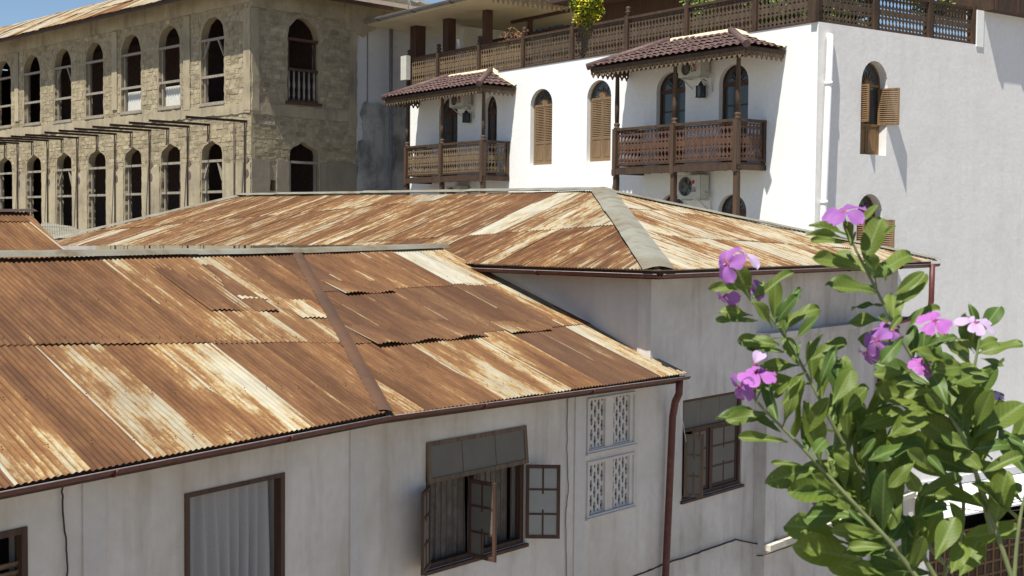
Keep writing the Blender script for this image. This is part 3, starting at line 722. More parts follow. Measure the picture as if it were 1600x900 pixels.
cable('wall_cable', 'black cable sagging across the grey wall below the right-hand casement window', [pxpt(FM, 980, 905, .05), pxpt(FM, 1010, 893, .05), pxpt(FM, 1040, 880, .05), pxpt(FM, 1070, 871, .05), pxpt(FM, 1110, 857, .05), pxpt(FM, 1150, 843, .05), pxpt(FM, 1190, 851, .1), pxpt(FM, 1230, 838, .42), pxpt(FM, 1275, 822, .42)], .016)
cable('wall_cable', 'rusty pipe-like cable fixed below the ledge of the grey wall', [pxpt(FM, 1178, 905, .03), pxpt(FM, 1180, 868, .03), pxpt(FM, 1192, 868, .3), pxpt(FM, 1235, 853, .3), pxpt(FM, 1290, 834, .3), pxpt(FM, 1340, 815, .3)], .012, M_rustcap)
# roof
rb = MB(); far_left = BB + (cFar-cE) * .5
flat(rb, [AA+dn, BB+dn, cFar+dn+H*.3, cFar+dn+H*9])
roof2 = part('roof', rb, M_rust, mid, Matrix()); roof2.color = (.4, .3, .3, 1)
pa = on_plane(900, 342.5, cE, nrM); pb = on_plane(825, 408, cE, nrM); pc = on_plane(731, 302, cE, nrM); pd = on_plane(506, 386, cE, nrM)
upm = ((pa-pb).normalized()*.5+(pc-pd).normalized()).normalized()
def biasM(px, rnd, r):
    b = .470+rnd.uniform(-.035, .03)
    if proj(px)[0] > 820: b += .02
    if rnd.random() < .07: b += .08
    return b, rnd.uniform(0, .45)
def biasR(px, rnd, r):
    b = .520+rnd.uniform(-.05, .04)
    if proj(px)[0] > 1150: b += .02
    return b, rnd.uniform(0, .2)
dM = -upM*.05
sheeting(roof2, cE, upm, nrM, [[on_plane(670, 384, cE, nrM), e1+dM, cE+dM, BB, on_plane(670, 305, cE, nrM)], [e3, on_plane(670, 384, cE, nrM), on_plane(670, 305, cE, nrM), AA]], base_t=cE+dM, laps=[on_plane(820, 362, cE, nrM), on_plane(700, 312, cE, nrM)], bias=biasM, mat=M_rust2, seedk=3, seg=6, vseg=5, jit=.008)
upR = (-FE.n*.93 + H*.37)
hh = nrR.dot(upR); upR = (upR-nrR*hh).normalized()
qa = on_plane(1010, 320, cE, nrR); qb = on_plane(1190, 384, cE, nrR); upR = (qa-qb).normalized()
sheeting(roof2, cE, upR, nrR, [[cE-upR*.05, cFar-upR*.05, BB]], rows=(2.6, 2.4), bias=biasR, mat=M_rust2, seedk=4, seg=6, vseg=3, jit=.008)
# left hip end, seen edge on
eL = e3 - H*0
flashing(roof2, cE, BB, .25, (nrM+nrR).normalized(), M_zinc, 'hip_cap', .05, 2.4, .02)
flashing(roof2, BB, AA, .20, Vector((0, 0, 1)), M_zinc, 'ridge_cap', .06, 2.4, .02)
flashing(roof2, BB, cFar, .20, Vector((0, 0, 1)), M_zinc, 'hip_cap', .05, 2.6, .02)
aL = on_plane(78, 376, cE, nrM)
flashing(roof2, AA, aL, .20, (nrM+Vector((0, 0, .5))).normalized(), M_zinc, 'hip_cap', .05, 2.6, .02)
gd2 = Vector((0, 0, -.08))
gutter(mid, on_plane(735, 412, cE, nrM)+gd2+nH*.03, cE+gd2+nH*.03+FE.n*.03, nH, .06, Matrix())
gutter(mid, cE+gd2+FE.n*.03, cFar+gd2+FE.n*.03+FE.d*.05, FE.n, .06, Matrix())
m = MB(); m.tube([pxpt(FM, 1457, 412, .66), pxpt(FM, 1455, 470, .66), pxpt(FM, 1452, 490, .62), pxpt(FM, 1384, 508, .38), pxpt(FM, 1377, 530, .34), pxpt(FM, 1371, 740, .34), FM.w(FM.u(1367, 880, .34), 0, .34)], .06, 10)
part('downpipe', m, M_gutter, mid, Matrix())
m = MB(); m.bar(cE-FE.n*.12-nH*.1+Vector((0, 0, -.10)), cFar-FE.n*.12+Vector((0, 0, -.10)), .03, .13)
part('fascia_board', m, M_darkwood, mid, Matrix()); m = MB(); m.bar(cE-nH*.12-FE.n*.1+Vector((0, 0, -.10)), on_plane(700, 410, cE, nrM)-nH*.12+Vector((0, 0, -.10)), .03, .13)
part('fascia_board', m, M_darkwood, mid, Matrix())
m = MB()      # flashing where the front roof meets the middle wall
# ================================================================== small roof at the left edge
sm = thing('outbuilding', 'small rusty lean-to roof peeping over the ridge at the left edge', 'outbuilding', Matrix())
p0 = at(100, 392, 20.5); upS = (-FF.n+Vector((0, 0, .5))).normalized(); nS = FF.d.cross(upS).normalized(); nS *= math.copysign(1, nS.z)
polyS = [on_plane(x, y, p0, nS) for x, y in ((-150, 420), (112, 402), (43, 332), (-150, 332))]
rs = MB(); flat(rs, [p-nS*.04 for p in polyS]); rso = part('roof', rs, M_rust, sm, Matrix()); rso.color = (.4, .2, .2, 1)
sheeting(rso, p0, upS, nS, [polyS], rows=(1.5, 2.5), bias=lambda p, r, k: (.44+r.uniform(-.04, .04), .1), seedk=6, seg=6)
flashing(rso, polyS[3], polyS[2]+FF.d*.05, .12, Vector((0, 0, 1)), M_iron, 'ridge_cap', .04, 1.5)
m = MB(); bb_ = [polyS[0], polyS[1]]; 
m.add([polyS[0]-nS*.05, polyS[1]-nS*.05, Vector((polyS[1].x, polyS[1].y, 0)), Vector((polyS[0].x, polyS[0].y, 0))], [(0, 1, 2, 3)])
m.add([polyS[1]-nS*.05, polyS[2]-nS*.05, Vector((polyS[2].x, polyS[2].y, 0)), Vector((polyS[1].x, polyS[1].y, 0))], [(0, 1, 2, 3)])
part('wall', m, M_front, sm, Matrix())
zs = thing('lean_to', 'pale grey corrugated lean-to roof between the rusty roofs and the ruined stone building', 'outbuilding', Matrix())
p1 = at(90, 350, 46); upZ = (az(-20)+Vector((0, 0, .12))).normalized(); nZ = upZ.cross(az(70)).normalized(); nZ *= math.copysign(1, nZ.z)
polyZ = [on_plane(x, y, p1, nZ) for x, y in ((50, 372), (150, 372), (112, 354), (66, 347))]
rz = MB(); flat(rz, [p-nZ*.05 for p in polyZ]); rzo = part('roof', rz, M_zinc, zs, Matrix())
sheeting(rzo, p1, upZ, nZ, [polyZ], rows=(3,), bias=lambda p, r, k: (.75, 0), seedk=7, seg=6, mat=M_zinc)
m = MB()
for i in range(4):
    a, b = polyZ[i], polyZ[(i+1) % 4]; m.add([a-nZ*.06, b-nZ*.06, Vector((b.x, b.y, 0)), Vector((a.x, a.y, 0))], [(0, 1, 2, 3)])
part('wall', m, M_front, zs, Matrix())
# ================================================================== white house with the carved balconies
OA = Vector((7.47, 31.85, 0))
FA = Fr(OA, -az(-36.6)); FB = Fr(OA, az(54.9))
white = thing('balcony_house', 'tall white house with dark carved balconies, maroon tiled canopies and a roof terrace', 'house', FA.M)
zA = FA.z(1271, 35); zA2 = FA.z(645, 132)
uAl = FA.u(641, 200)
def pxz(fr, y, x, out=0): return fr.z(x, y, out)
wins = []
def op(fr, xl, xr, ya, ys, yb, xm=None):
    xm = (xl+xr)/2 if xm is None else xm
    return (fr.u(xl, ys), fr.u(xr, ys), fr.z(xm, yb), fr.z(xm, ys), fr.z(xm, ya))
REC = .20
wA = [op(FA, 829, 863, 138.7, 163, 257.4), op(FA, 917.5, 955, 125, 152, 252)]
zf1 = FA.z(1109, 262); 
dA = [list(op(FA, 1026, 1071, 112, 140, 250)), list(op(FA, 1123.7, 1169.5, 100, 128, 250)), list(op(FA, 686, 715, 152, 176, 250)), list(op(FA, 757, 776.5, 149, 174, 250))]
for d_ in dA: d_[2] = zf1-.0
lA = [list(op(FA, 1122, 1166, 303.5, 330, 380)), list(op(FA, 1030, 1070, 303, 330, 380)), list(op(FA, 832, 864, 320, 345, 440)), list(op(FA, 920, 955, 315, 340, 440))]
allA = wA+dA+lA
m = MB(); m.plate(rect(uAl, -.001, 0, zA), [arch(*w_) for w_ in allA], 0, REC+.12); part('wall', m, M_white, white, FA.M)
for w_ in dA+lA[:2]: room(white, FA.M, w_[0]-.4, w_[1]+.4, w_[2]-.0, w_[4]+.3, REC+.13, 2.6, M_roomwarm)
# sheet down the joint of the window: frames
def sunburst(parent, fr, w_, y, fm, gm, rays=9, depth=.05, vis=.9):
    u0, u1, z0, zs, za = w_; c = (u0+u1)/2; r = (u1-u0)/2-.002; h = za-zs
    g = MB(); pts = [(c+r*cos(pi*i/12), zs+h*sin(pi*i/12)) for i in range(13)]; g.plate(pts, [], y+.03, .01); part('window_pane', g, gm, parent, fr.M)
    m = MB(); hub = .16*r
    m.plate([(c+hub*1.2*cos(pi*i/8), zs+.01+hub*1.2*h/r*sin(pi*i/8)) for i in range(9)], [], y-.004, .03)
    for k in range(rays):
        a = pi*(k+.5)/rays; a0 = a-.05; L = (.62 if k % 2 else .80)*vis
        p = [(c+hub*cos(a-.18), zs+hub*h/r*sin(a-.18)), (c+r*L*cos(a), zs+h*L*sin(a)), (c+hub*cos(a+.18), zs+hub*h/r*sin(a+.18))]
        p = [(x, max(z, zs+.012)) for x, z in p]; m.plate(p, [], y, .025)
    ring = [(c+r*cos(pi*i/12), zs+h*sin(pi*i/12)) for i in range(13)]; ri = [(c+(r-.035)*cos(pi*i/12), zs+(h-.035)*sin(pi*i/12)) for i in range(13)]
    m.plate(ring+ri[::-1], [], y-.006, .045); part('sunburst_fanlight', m, fm, parent, fr.M)
def louvre_leaf(parent, Mx, w_, h, mat, solid=.36, t=.045, name='shutter', split=True):
    m = MB(); hz = h*solid if solid else 0
    m.box(0, t, 0, .035, 0, h); m.box(w_-t, w_, 0, .035, 0, h); m.box(t, w_-t, .001, .034, 0, t); m.box(t, w_-t, .001, .034, h-t, h)
    if solid: m.box(t, w_-t, .001, .034, hz-.03, hz+.03); m.box(t, w_-t, .012, .024, t, hz-.03); m.box(t+.04, w_-t-.04, .004, .03, t+.05, hz-.08)
    z = hz+(.03 if solid else t)
    n = int((h-t-z)/.052)
    for k in range(n): zz = z+(h-t-z)*(k+.5)/n; m.bar((t, .018, zz), (w_-t, .018, zz), .010, .055, up=(0, .62, .78))
    return part(name, m, mat, parent, Mx)
for w_ in wA:
    u0, u1, z0, zs, za = w_; y = .14
    m = MB(); t = .05
    m.box(u0+.002, u0+t, y, y+.06, z0, zs); m.box(u1-t, u1-.002, y, y+.06, z0, zs); m.box(u0+t, u1-t, y-.004, y+.06, zs-.06, zs+.01); m.box(u0+t, u1-t, y, y+.06, z0, z0+.05)
    wo = part('shuttered_window', m, M_shutter, white, FA.M)
    sunburst(wo, FA, w_, y, M_shutter, M_glass)
    hw = (u1-u0-2*t)/2
    louvre_leaf(wo, FA.M @ T(u0+t, y+.004, z0+.05), hw-.003, zs-z0-.11, M_shutter)
    louvre_leaf(wo, FA.M @ T(u0+t+hw+.003, y+.004, z0+.05), hw-.003, zs-z0-.11, M_shutter)
def balcony_door(w_, fr):
    u0, u1, z0, zs, za = w_; y = .14; t = .07
    m = MB(); m.box(u0+.002, u0+t, y, y+.07, z0, zs); m.box(u1-t, u1-.002, y, y+.07, z0, zs); m.box(u0+t, u1-t, y-.004, y+.07, zs-.09, zs+.02)
    um = (u0+u1)/2; m.box(um-.05, um+.05, y+.004, y+.06, z0, zs-.09)
    for a, b in ((u0+t, um-.05), (um+.05, u1-t)):
        m.box(a, b, y+.008, y+.05, z0, z0+.62); m.box(a+.05, b-.05, y+.0, y+.02, z0+.10, z0+.52)
        for k in range(1, 3): z = z0+.62+(zs-.09-z0-.62)*k/3; m.box(a, b, y+.01, y+.05, z-.02, z+.02)
    wo = part('balcony_door', m, M_doorbrown, white, fr.M)
    sunburst(wo, fr, w_, y, M_doorbrown, M_glass, 7)
    for a, b in ((u0+t, um-.05), (um+.05, u1-t)):
        p = MB(); p.box(a, b, y+.03, y+.036, z0+.62, zs-.09); part('window_pane', p, M_glass, wo, fr.M)
for w_ in dA+lA[:2]: balcony_door(w_, FA)
# fretwork board, unit holes real
def fret(w_, h, cell=.135, th=.022):
    m = MB(); n = max(2, round(w_/cell)); cw_ = w_/n
    rowsf = [(.12, 1, 'd'), (.22, 1, 'o'), (.11, 1, 'd'), (.10, 0, 's'), (.11, 1, 'd'), (.22, 1, 'o'), (.12, 1, 'd')]
    tot = sum(r[0] for r in rowsf); z = 0
    for ri, (fh, k, kind) in enumerate(rowsf):
        hh = h*fh/tot; 
        for i in range(n):
            x0 = i*cw_ - 0; c = x0+cw_/2; zc = z+hh/2
            out = [(x0, z), (c, z), (x0+cw_, z), (x0+cw_, zc), (x0+cw_, z+hh), (c, z+hh), (x0, z+hh), (x0, zc)]
            if kind == 's': 
                m.add([(x0, 0, z), (x0+cw_, 0, z), (x0+cw_, 0, z+hh), (x0, 0, z+hh)], [(0, 1, 2, 3)]); m.add([(x0, th, z), (x0+cw_, th, z), (x0+cw_, th, z+hh), (x0, th, z+hh)], [(3, 2, 1, 0)]); continue
            rx = cw_*(.42 if kind == 'o' else .36); rz = hh*(.47 if kind == 'o' else .42)
            e = .62 if kind == 'o' else .45
            inn = [(c-rx*e, zc-rz*e), (c, zc-rz), (c+rx*e, zc-rz*e), (c+rx, zc), (c+rx*e, zc+rz*e), (c, zc+rz), (c-rx*e, zc+rz*e), (c-rx, zc)]
            b = [(p[0], 0, p[1]) for p in out+inn]+[(p[0], th, p[1]) for p in inn+out]
            f = [(j, (j+1) % 8, 8+(j+1) % 8, 8+j) for j in range(8)] + [(8+j, 8+(j+1) % 8, 16+(j+1) % 8, 16+j) for j in range(8)] + [(24+(j+1) % 8, 24+j, 16+j, 16+(j+1) % 8) for j in range(8)]
            m.add(b, f)
        z += hh
    m.box(0, w_, -.005, 0.0-.001+.006, h*.44, h*.53) if False else None
    return m
def turned(h, r=.06, base=.95):
    """profile of a post: square-ish shaft with rings"""
    return [(r*1.0, 0), (r*1.0, base), (r*1.35, base+.02), (r*1.35, base+.06), (r*.8, base+.1), (r*1.2, base+.15), (r*1.2, base+.19), (r*.8, base+.24), (r*.95, base+.5), (r*.8, h-.25), (r*1.1, h-.2), (r*1.1, h-.15), (r*.8, h-.1), (r, h)]
def out_for(fr, u, z, px):
    lo, hi = 0, 3
    for _ in range(40):
        md = (lo+hi)/2
        if proj(fr.w(u, z, md))[0] > px: lo = md
        else: hi = md
    return lo
def balcony(posts_px, wall_px, y_rail, x_rail, canopy, label_wood, canopy_px):
    uR = FA.u(wall_px[0], wall_px[1]); zr = FA.z(wall_px[0], wall_px[1])
    D = out_for(FA, uR, zr, posts_px[-1]+6)
    D = max(1.0, min(1.5, D))
    us = [FA.u(x, 230, D) for x in posts_px]; us[-1] = uR-.02
    zr = FA.z(x_rail, y_rail, D); zfl = zr-1.08
    fl = MB(); fl.box(us[0]-.05, uR+.02, -D-.04, -.002, zfl-.05, zfl)
    b = part('balcony', fl, M_balwood, white, FA.M)
    m = MB(); m.box(us[0]-.1, uR+.05, -D-.10, -D+.04, zfl-.20, zfl-.052); part('edge_beam', m, M_balwood, b, FA.M)
    m = MB(); m.box(uR-.06, uR+.06, -D+.042, -.003, zfl-.19, zfl-.053); part('edge_beam', m, M_balwood, b, FA.M)
    m = MB(); m.box(us[0]-.06, us[0]+.06, -D+.042, -.003, zfl-.19, zfl-.053); part('edge_beam', m, M_balwood, b, FA.M)
    for k in range(int((uR-us[0])/.5)):
        m = MB(); x = us[0]+.3+k*.5; m.box(x-.035, x+.035, -D+.045, -.003, zfl-.15, zfl-.054); part('joist', m, M_balwood, b, FA.M)
    ztop = zr+canopy
    zb = 0.0
    for u_ in us:
        m = MB(); m.box(u_-.065, u_+.065, -D-.065, -D+.065, 0, zfl-.25); m.lathe([(.075, 0), (.075, .03), (.06, .06), (.085, .12)], (u_, -D, zfl-.25-.0), 8)
        m.box(u_-.07, u_+.07, -D-.11, -D+.055, zfl-.24, zr+.0); m.lathe([(.09, 0), (.09, .04), (.06, .06), (.085, .10), (.085, .14), (.06, .17)], (u_, -D, zr+.0), 10)
        m.lathe([(.06, 0), (.068, .4), (.05, ztop-zr-.45), (.075, ztop-zr-.4), (.05, ztop-zr-.34), (.06, ztop-zr-.17)], (u_, -D, zr+.17), 10)
        part('post', m, M_balpost, b, FA.M)
    for i in range(len(us)-1):
        a, c = us[i]+.07, us[i+1]-.07; W_ = c-a
        part('fretwork_panel', fret(W_, .90), label_wood, b, FA.M @ T(a, -D-.01, zfl+.10))
        for z0_, z1_, dp in ((zr-.06, zr+.015, .055), (zfl+.04, zfl+.10, .04)):
            m = MB(); m.box(a, c, -D-dp, -D+dp, z0_, z1_); part('rail', m, M_balwood, b, FA.M)
    for ux in (uR, us[0]):
        Ms = FA.M @ T(ux, -D+.06, zfl+.10) @ RZ(pi/2)
        part('fretwork_panel', fret(D-.08, .90), label_wood, b, Ms)
        for z0_, z1_, dp in ((zr-.06, zr+.015, .055), (zfl+.04, zfl+.10, .04)):
            m = MB(); m.box(ux-dp, ux+dp, -D+.06, -.004, z0_, z1_); part('rail', m, M_balwood, b, FA.M)
    m = MB(); m.box(uR-.05, uR+.05, -.1, -.004, zfl, zr); part('wall_post', m, M_balpost, b, FA.M)
    # canopy, hipped at both ends
    (flx, fly), (frx, fry), (wrx, wry), (tlx, tly), (trx, try_) = canopy_px
    Dc = out_for(FA, FA.u(wrx, wry), FA.z(wrx, wry), frx); Dc = max(1.35, min(2.0, Dc))
    uRc = FA.u(wrx, wry); zE_ = FA.z(frx, fry, Dc); uLc = FA.u(flx, fly, Dc)
    uT0 = FA.u(tlx, tly, .02); uT1 = FA.u(trx, try_, .02); zT = (FA.z(tlx, tly, .02)+FA.z(trx, try_, .02))/2
    print('balcony', us, 'D', D, 'Dc', Dc, 'z', zfl, zr, zE_, zT, 'tile', uLc, uRc, uT0, uT1)
    P_ = lambda u_, z_, o_: FA.w(u_, z_, o_)
    FLc, FRc, WLc, WRc, TL, TR = P_(uLc, zE_, Dc), P_(uRc, zE_, Dc), P_(uLc, zE_, .03), P_(uRc, zE_, .03), P_(uT0, zT, .03), P_(uT1, zT, .03)
    sh = MB()
    for q in ([FLc, FRc, TR, TL], [FRc, WRc, TR], [FLc, TL, WLc], [FLc, WLc, WRc, FRc]):
        sh.add([p+Vector((0, 0, -.03)) for p in q], [tuple(range(len(q)))])
    part('canopy_boards', sh, M_balwood, b, Matrix())
    nf = (FRc-FLc).cross(TR-FRc).normalized(); nf *= math.copysign(1, nf.z); uf = nf.cross(FA.d).normalized(); uf *= math.copysign(1, uf.z)
    sheeting(b, FLc, uf, nf, [[FLc-uf*.04, FRc-uf*.04, TR, TL]], 'roof_tile', wl=.24, amp=.020, sw=.24, rows=(.33,), lift=.05, seg=8, vseg=1, bias=lambda p, r, k: (.5, 0), mat=M_tile, lap=.05, seedk=31, jit=.012, warp=0)
    for tri, dd in (([FRc, WRc, TR], FA.n), ([WLc, FLc, TL], FA.n)):
        nn = (tri[1]-tri[0]).cross(tri[2]-tri[1]).normalized(); nn *= math.copysign(1, nn.z); uu = nn.cross(FA.n).normalized(); uu *= math.copysign(1, uu.z)
        sheeting(b, tri[0], uu, nn, [[p for p in tri]], 'roof_tile', wl=.24, amp=.020, sw=.24, rows=(.33,), lift=.05, seg=8, vseg=1, bias=lambda p, r, k: (.5, 0), mat=M_tile, lap=.05, seedk=32, jit=.012, warp=0)
    for a_, b_ in ((FRc, TR), (FLc, TL)):
        m = MB(); m.tube([a_+(a_-b_).normalized()*.1+Vector((0, 0, .03)), b_+Vector((0, 0, .05))], .10, 8); part('hip_tile', m, M_tile, b, Matrix())
    for a_, b_ in ((TL, TR), (TR, WRc)):
        m = MB(); cap_strip(m, a_+Vector((0, 0, .05)), b_+Vector((0, 0, .05)), .11, (FA.n+Vector((0, 0, 1.2))), .03, 10); part('cement_fillet', m, M_cement, b, Matrix())
    # eaves board and pierced valance
    for a_, b_, nn in ((FLc, FRc, FA.n), (FRc, WRc, FA.d), (FLc, WLc, -FA.d)):
        L = (b_-a_).length; d_ = (b_-a_).normalized(); m = MB(); m.bar(a_+Vector((0, 0, -.07))-nn*.03, b_+Vector((0, 0, -.07))-nn*.03, .03, .10); part('eaves_board', m, M_balwood, b, Matrix())
        m = MB(); n = int(L/.17); c = L/n; hh = .20
        for k in range(n):
            x0 = k*c; lo_ = [(x0, hh*.55), (x0+c*.28, hh*.32), (x0+c*.36, hh*.12), (x0+c*.5, 0), (x0+c*.64, hh*.12), (x0+c*.72, hh*.32), (x0+c, hh*.55), (x0+c, hh), (x0, hh)]
            hl_ = [(x0+c*.5+.028*cos(q*pi/3), hh*.66+.03*sin(q*pi/3)) for q in range(6)]
            m.plate(lo_, [hl_], 0, .02)
        Mv = Matrix.Translation(a_+Vector((0, 0, -.31))-nn*.05) @ RZ(atan2(d_.y, d_.x)); part('pierced_valance', m, M_balwood2, b, Mv)
    return b, D, us, zr, zfl
zr1 = FA.z(1150, 186, 1.2)
M_terrfret = wood('grey_brown_fretwork', (.12, .085, .055), (.06, .042, .03), .75, (9, 9, 3))
M_fret1 = wood('reddish_fretwork_wood', (.13, .068, .042), (.07, .038, .026), .7, (9, 9, 3))
b1 = balcony([963.5, 1053.5, 1157], (1196, 188), 186, 1150, 2.05, M_fret1, [(922, 106), (1166, 69), (1229, 75.5), (1048, 66.5), (1143, 49)])
b2 = balcony([636.5, 691, 754], (795, 222.5), 220, 750, 2.0, M_balwood2, [(601, 153), (749, 131), (807, 135), (701, 122), (767, 111)])
# side face B --------------------------------------------------------
zB = FB.z(1400, 54.2); zB2 = FB.z(1523, 70.3); uP = FB.u(1525, 60); zBt = FB.z(1535.7, 17.1)
print('zA', zA, zA2, 'zB', zB, zB2, zBt)
wB = [op(FB, 1346, 1387, 95, 131, 242), op(FB, 1339, 1379, 303, 338, 455)]
uBr = FB.u(1900, 100)
m = MB(); m.plate([(0, 0), (uBr, 0), (uBr, zBt), (uP, zBt), (uP, zA), (0, zA)], [arch(*w_) for w_ in wB]+[rect(FB.u(1452, 860), FB.u(1660, 860), 0.02, FB.z(1540, 778))], 0, .32); part('side_wall', m, M_whiteB, white, FB.M)
M_shut2 = wood('brown_shutter_wood', (.27, .165, .075), (.15, .085, .04), .7)
for k, w_ in enumerate(wB):
    u0, u1, z0, zs, za = w_; y = .24; t = .05
    m = MB(); m.box(u0+.002, u0+t, y, y+.06, z0, zs); m.box(u1-t, u1-.002, y, y+.06, z0, zs); m.box(u0+t, u1-t, y-.004, y+.06, zs-.05, zs+.02); m.box(u0+t, u1-t, y, y+.06, z0, z0+.05)
    zm = z0+(zs-z0)*.43; m.box(u0+t, u1-t, y-.002, y+.06, zm-.03, zm+.03); um = (u0+u1)/2; m.box(um-.02, um+.02, y+.002, y+.05, z0+.05, zm-.03)
    for a, b_ in ((u0+t, um-.02), (um+.02, u1-t)): m.box(a, b_, y+.02, y+.035, z0+.05, zm-.03); m.box(a+.06, b_-.06, y+.008, y+.03, z0+.12, zm-.10)
    wo = part('shuttered_window', m, M_shut2, white, FB.M); sunburst(wo, FB, w_, y, M_shut2, M_glass, 7)
    room(white, FB.M, u0-.3, u1+.3, z0-.2, za+.2, .33, 2.2, M_roomwarm)
    h_ = zs-.05-zm-.035; lw = (u1-u0)/2-t
    for q in range(2):
        p = MB(); p.box(u0+t+.02+lw*q*1.0, u0+t+lw*(q+1)-.02, y+.04, y+.046, zm+.03, zs-.05); part('window_pane', p, M_glass, wo, FB.M)
    louvre_leaf(wo, hinge(FB, u0+.05, zm+.035, -.22, 54.9+94), .44, h_, M_shut2, 0)
    louvre_leaf(wo, hinge(FB, u1-.10, zm+.035-.03, -.22, 54.9+70), .56, h_, M_shut2, 0)
# pvc pipe
m = MB(); m.tube([pxpt(FB, 1297, 57, -.0), pxpt(FB, 1297, 57, .09), pxpt(FB, 1297.5, 64, .13), pxpt(FB, 1287, 325, .13), FB.w(FB.u(1283, 430, .13), 0, .13)], .085, 12); pp = part('waste_pipe', m, M_pipe, white, Matrix())
for yy in (127, 313):
    m = MB(); a = pxpt(FB, 1297.5-(yy-64)*.04, yy, .13); m.tube([a, a-Vector((0, 0, .1))], .1, 12); part('pipe_collar', m, M_pipe, pp, Matrix())
# terrace -------------------------------------------------------------
m = MB(); tf = [FA.w(uAl, zA-.32, -.33), FA.w(-.4, zA-.32, -.33), FB.w(uBr, zA-.32, -.33), FB.w(uBr, zA-.32, -12), FA.w(uAl, zA-.32, -14)]
m.add(tf, [(0, 1, 2, 3, 4)]); part('terrace_floor', m, M_cement, white, Matrix())
m = MB(); m.box(uAl, uAl+.3, .33, 14, 0, zA-.005); m.box(uAl-.1, uAl+.2, 2.2, 14, zA+.0, zA+2.3); part('end_wall', m, M_whiteB, white, FA.M, kind='stuff')
def balustrade(fr, posts_px, yref, h, finial, wood_, topmat):
    us = [fr.u(x, y, -.08) if not isinstance(x, float) or x > 1 else x for x, y in posts_px]
    for i, u_ in enumerate(us):
        m = MB(); m.box(u_-.07, u_+.07, -.05+.06, .19, zA+.003, zA+h+.04)
        if finial: m.lathe([(.075, 0), (.05, .03), (.09, .08), (.09, .12), (.05, .15), (.085, .2), (.07, .25), (.0, .28)], (u_, .1, zA+h+.04), 8)
        part('terrace_post', m, topmat, white, fr.M)
    for i in range(len(us)-1):
        a, c = us[i]+.07, us[i+1]-.07
        g = part('fretwork_panel', fret(c-a, h-.14, .14), wood_ if (i < 3 or fr is FB) else M_terrfret, white, fr.M @ T(a, .09, zA+.06))  # lighting put into panel tone: paler at the left end, darker right
        m = MB(); m.box(a, c, .04, .16, zA+h-.07, zA+h-.0); part('terrace_rail', m, topmat, g, fr.M); m = MB(); m.box(a, c, .07, .13, zA+.003, zA+.06); part('bottom_rail', m, topmat, g, fr.M)
hT = FA.z(746, 71, -.08)-zA
print('terrace rail', hT)
balustrade(FA, [(639, 110), (685, 100), (749.5, 90), (818.5, 80), (895.5, 60), (980.6, 50), (1074, 40), (1181, 25), (1268, 10)], 0, hT, True, M_balwood2, M_balwood)
balustrade(FB, [(1274, 10), (1366, 25), (1451.8, 40), (1520, 50)], 0, hT, False, M_terrfret, M_balwood)
# thin dark edge plank under the balustrade
m = MB(); m.box(uAl, -.0, -.02, .2, zA+.0005, zA+.0028); part('coping', m, M_balwood, white, FA.M)
# raised pier and the boarded enclosure at the far right
m = MB(); m.box(uP-.0, uP+.30, -.03, .30, zA-.05, zBt+.0); part('pier', m, M_white, white, FB.M)
uX = FB.u(1536, 17); en = MB(); en.box(uX, uBr, -.33, 1.5, zBt+.003, zBt+2.6); enc = part('roof_enclosure', en, M_balwood, white, FB.M)
for k in range(7):
    u_ = uX+.1+k*1.0; m = MB(); m.box(u_-.05, u_+.05, -.36, -.332, zBt+.003, zBt+2.6); part('batten', m, M_darkwood, enc, FB.M)
# pavilion over the terrace's left part
OV = .45
uE0 = FA.u(560, 36, OV); uE1 = FA.u(767, 0, OV); zEv = (FA.z(620, 28, OV)+FA.z(744, 1, OV))/2
print('pavilion', uE0, uE1, zEv, FA.z(620, 28, OV), FA.z(744, 1, OV))
m = MB(); m.box(uE0, uE1, -OV, 6.5, zEv, zEv+.16); pav = part('pavilion_ceiling', m, M_cement, white, FA.M)
gutter(white, FA.w(uE0-.1, zEv+.16, OV+.1), FA.w(uE1, zEv+.16, OV+.1), FA.n, .10, Matrix()).data.materials[0] = M_metal
for x, y, wd in ((645.5, 60, .42), (696, 55, .34), (757, 40, .26)):
    u_ = FA.u(x, y, -.9); m = MB(); m.box(u_-wd/2, u_+wd/2, .9, .9+wd, zA-.32, zEv-.002); part('pavilion_column', m, M_darkwood, white, FA.M)
m = MB(); m.box(uAl-.05, uE1+9, 6.4, 6.6, zA-.32, zEv+.5); part('pavilion_back_wall', m, M_cement, white, FA.M)
for k in range(3):
    u_ = uAl+3.0+k*2.1; m = MB(); m.box(u_, u_+1.0, 6.33, 6.397, zA-.3, zEv-.25); part('dark_door', m, M_darkwood, white, FA.M)
m = MB(); m.box(uAl+.5, uE1-.2, 3.0, 3.16, zEv-.75, zEv-.55); part('ceiling_beam', m, M_darkwood, white, FA.M)
# valance and roof running back from the pavilion corner
c0 = FA.w(uE1, zEv+.02, OV); c1d = FB.d
m = MB(); n = 34
for k in range(n):
    x0 = k*.2; c = .2; hh = .3
    m.plate([(x0, hh*.55), (x0+c*.28, hh*.32), (x0+c*.36, hh*.12), (x0+c*.5, 0), (x0+c*.64, hh*.12), (x0+c*.72, hh*.32), (x0+c, hh*.55), (x0+c, hh), (x0, hh)], [[(x0+c*.5+.03*cos(q*pi/3), hh*.66+.035*sin(q*pi/3)) for q in range(6)]], 0, .02)
part('pierced_valance', m, M_balwood2, white, Matrix.Translation(c0-Vector((0, 0, .22))) @ RZ(atan2(c1d.y, c1d.x)))
m = MB(); A_ = c0+Vector((0, 0, .1)); m.add([A_, A_+c1d*7, A_+c1d*7-FA.d*6+Vector((0, 0, .9)), A_-FA.d*6+Vector((0, 0, .9))], [(0, 1, 2, 3)]); part('pavilion_roof', m, M_tile, white, Matrix())
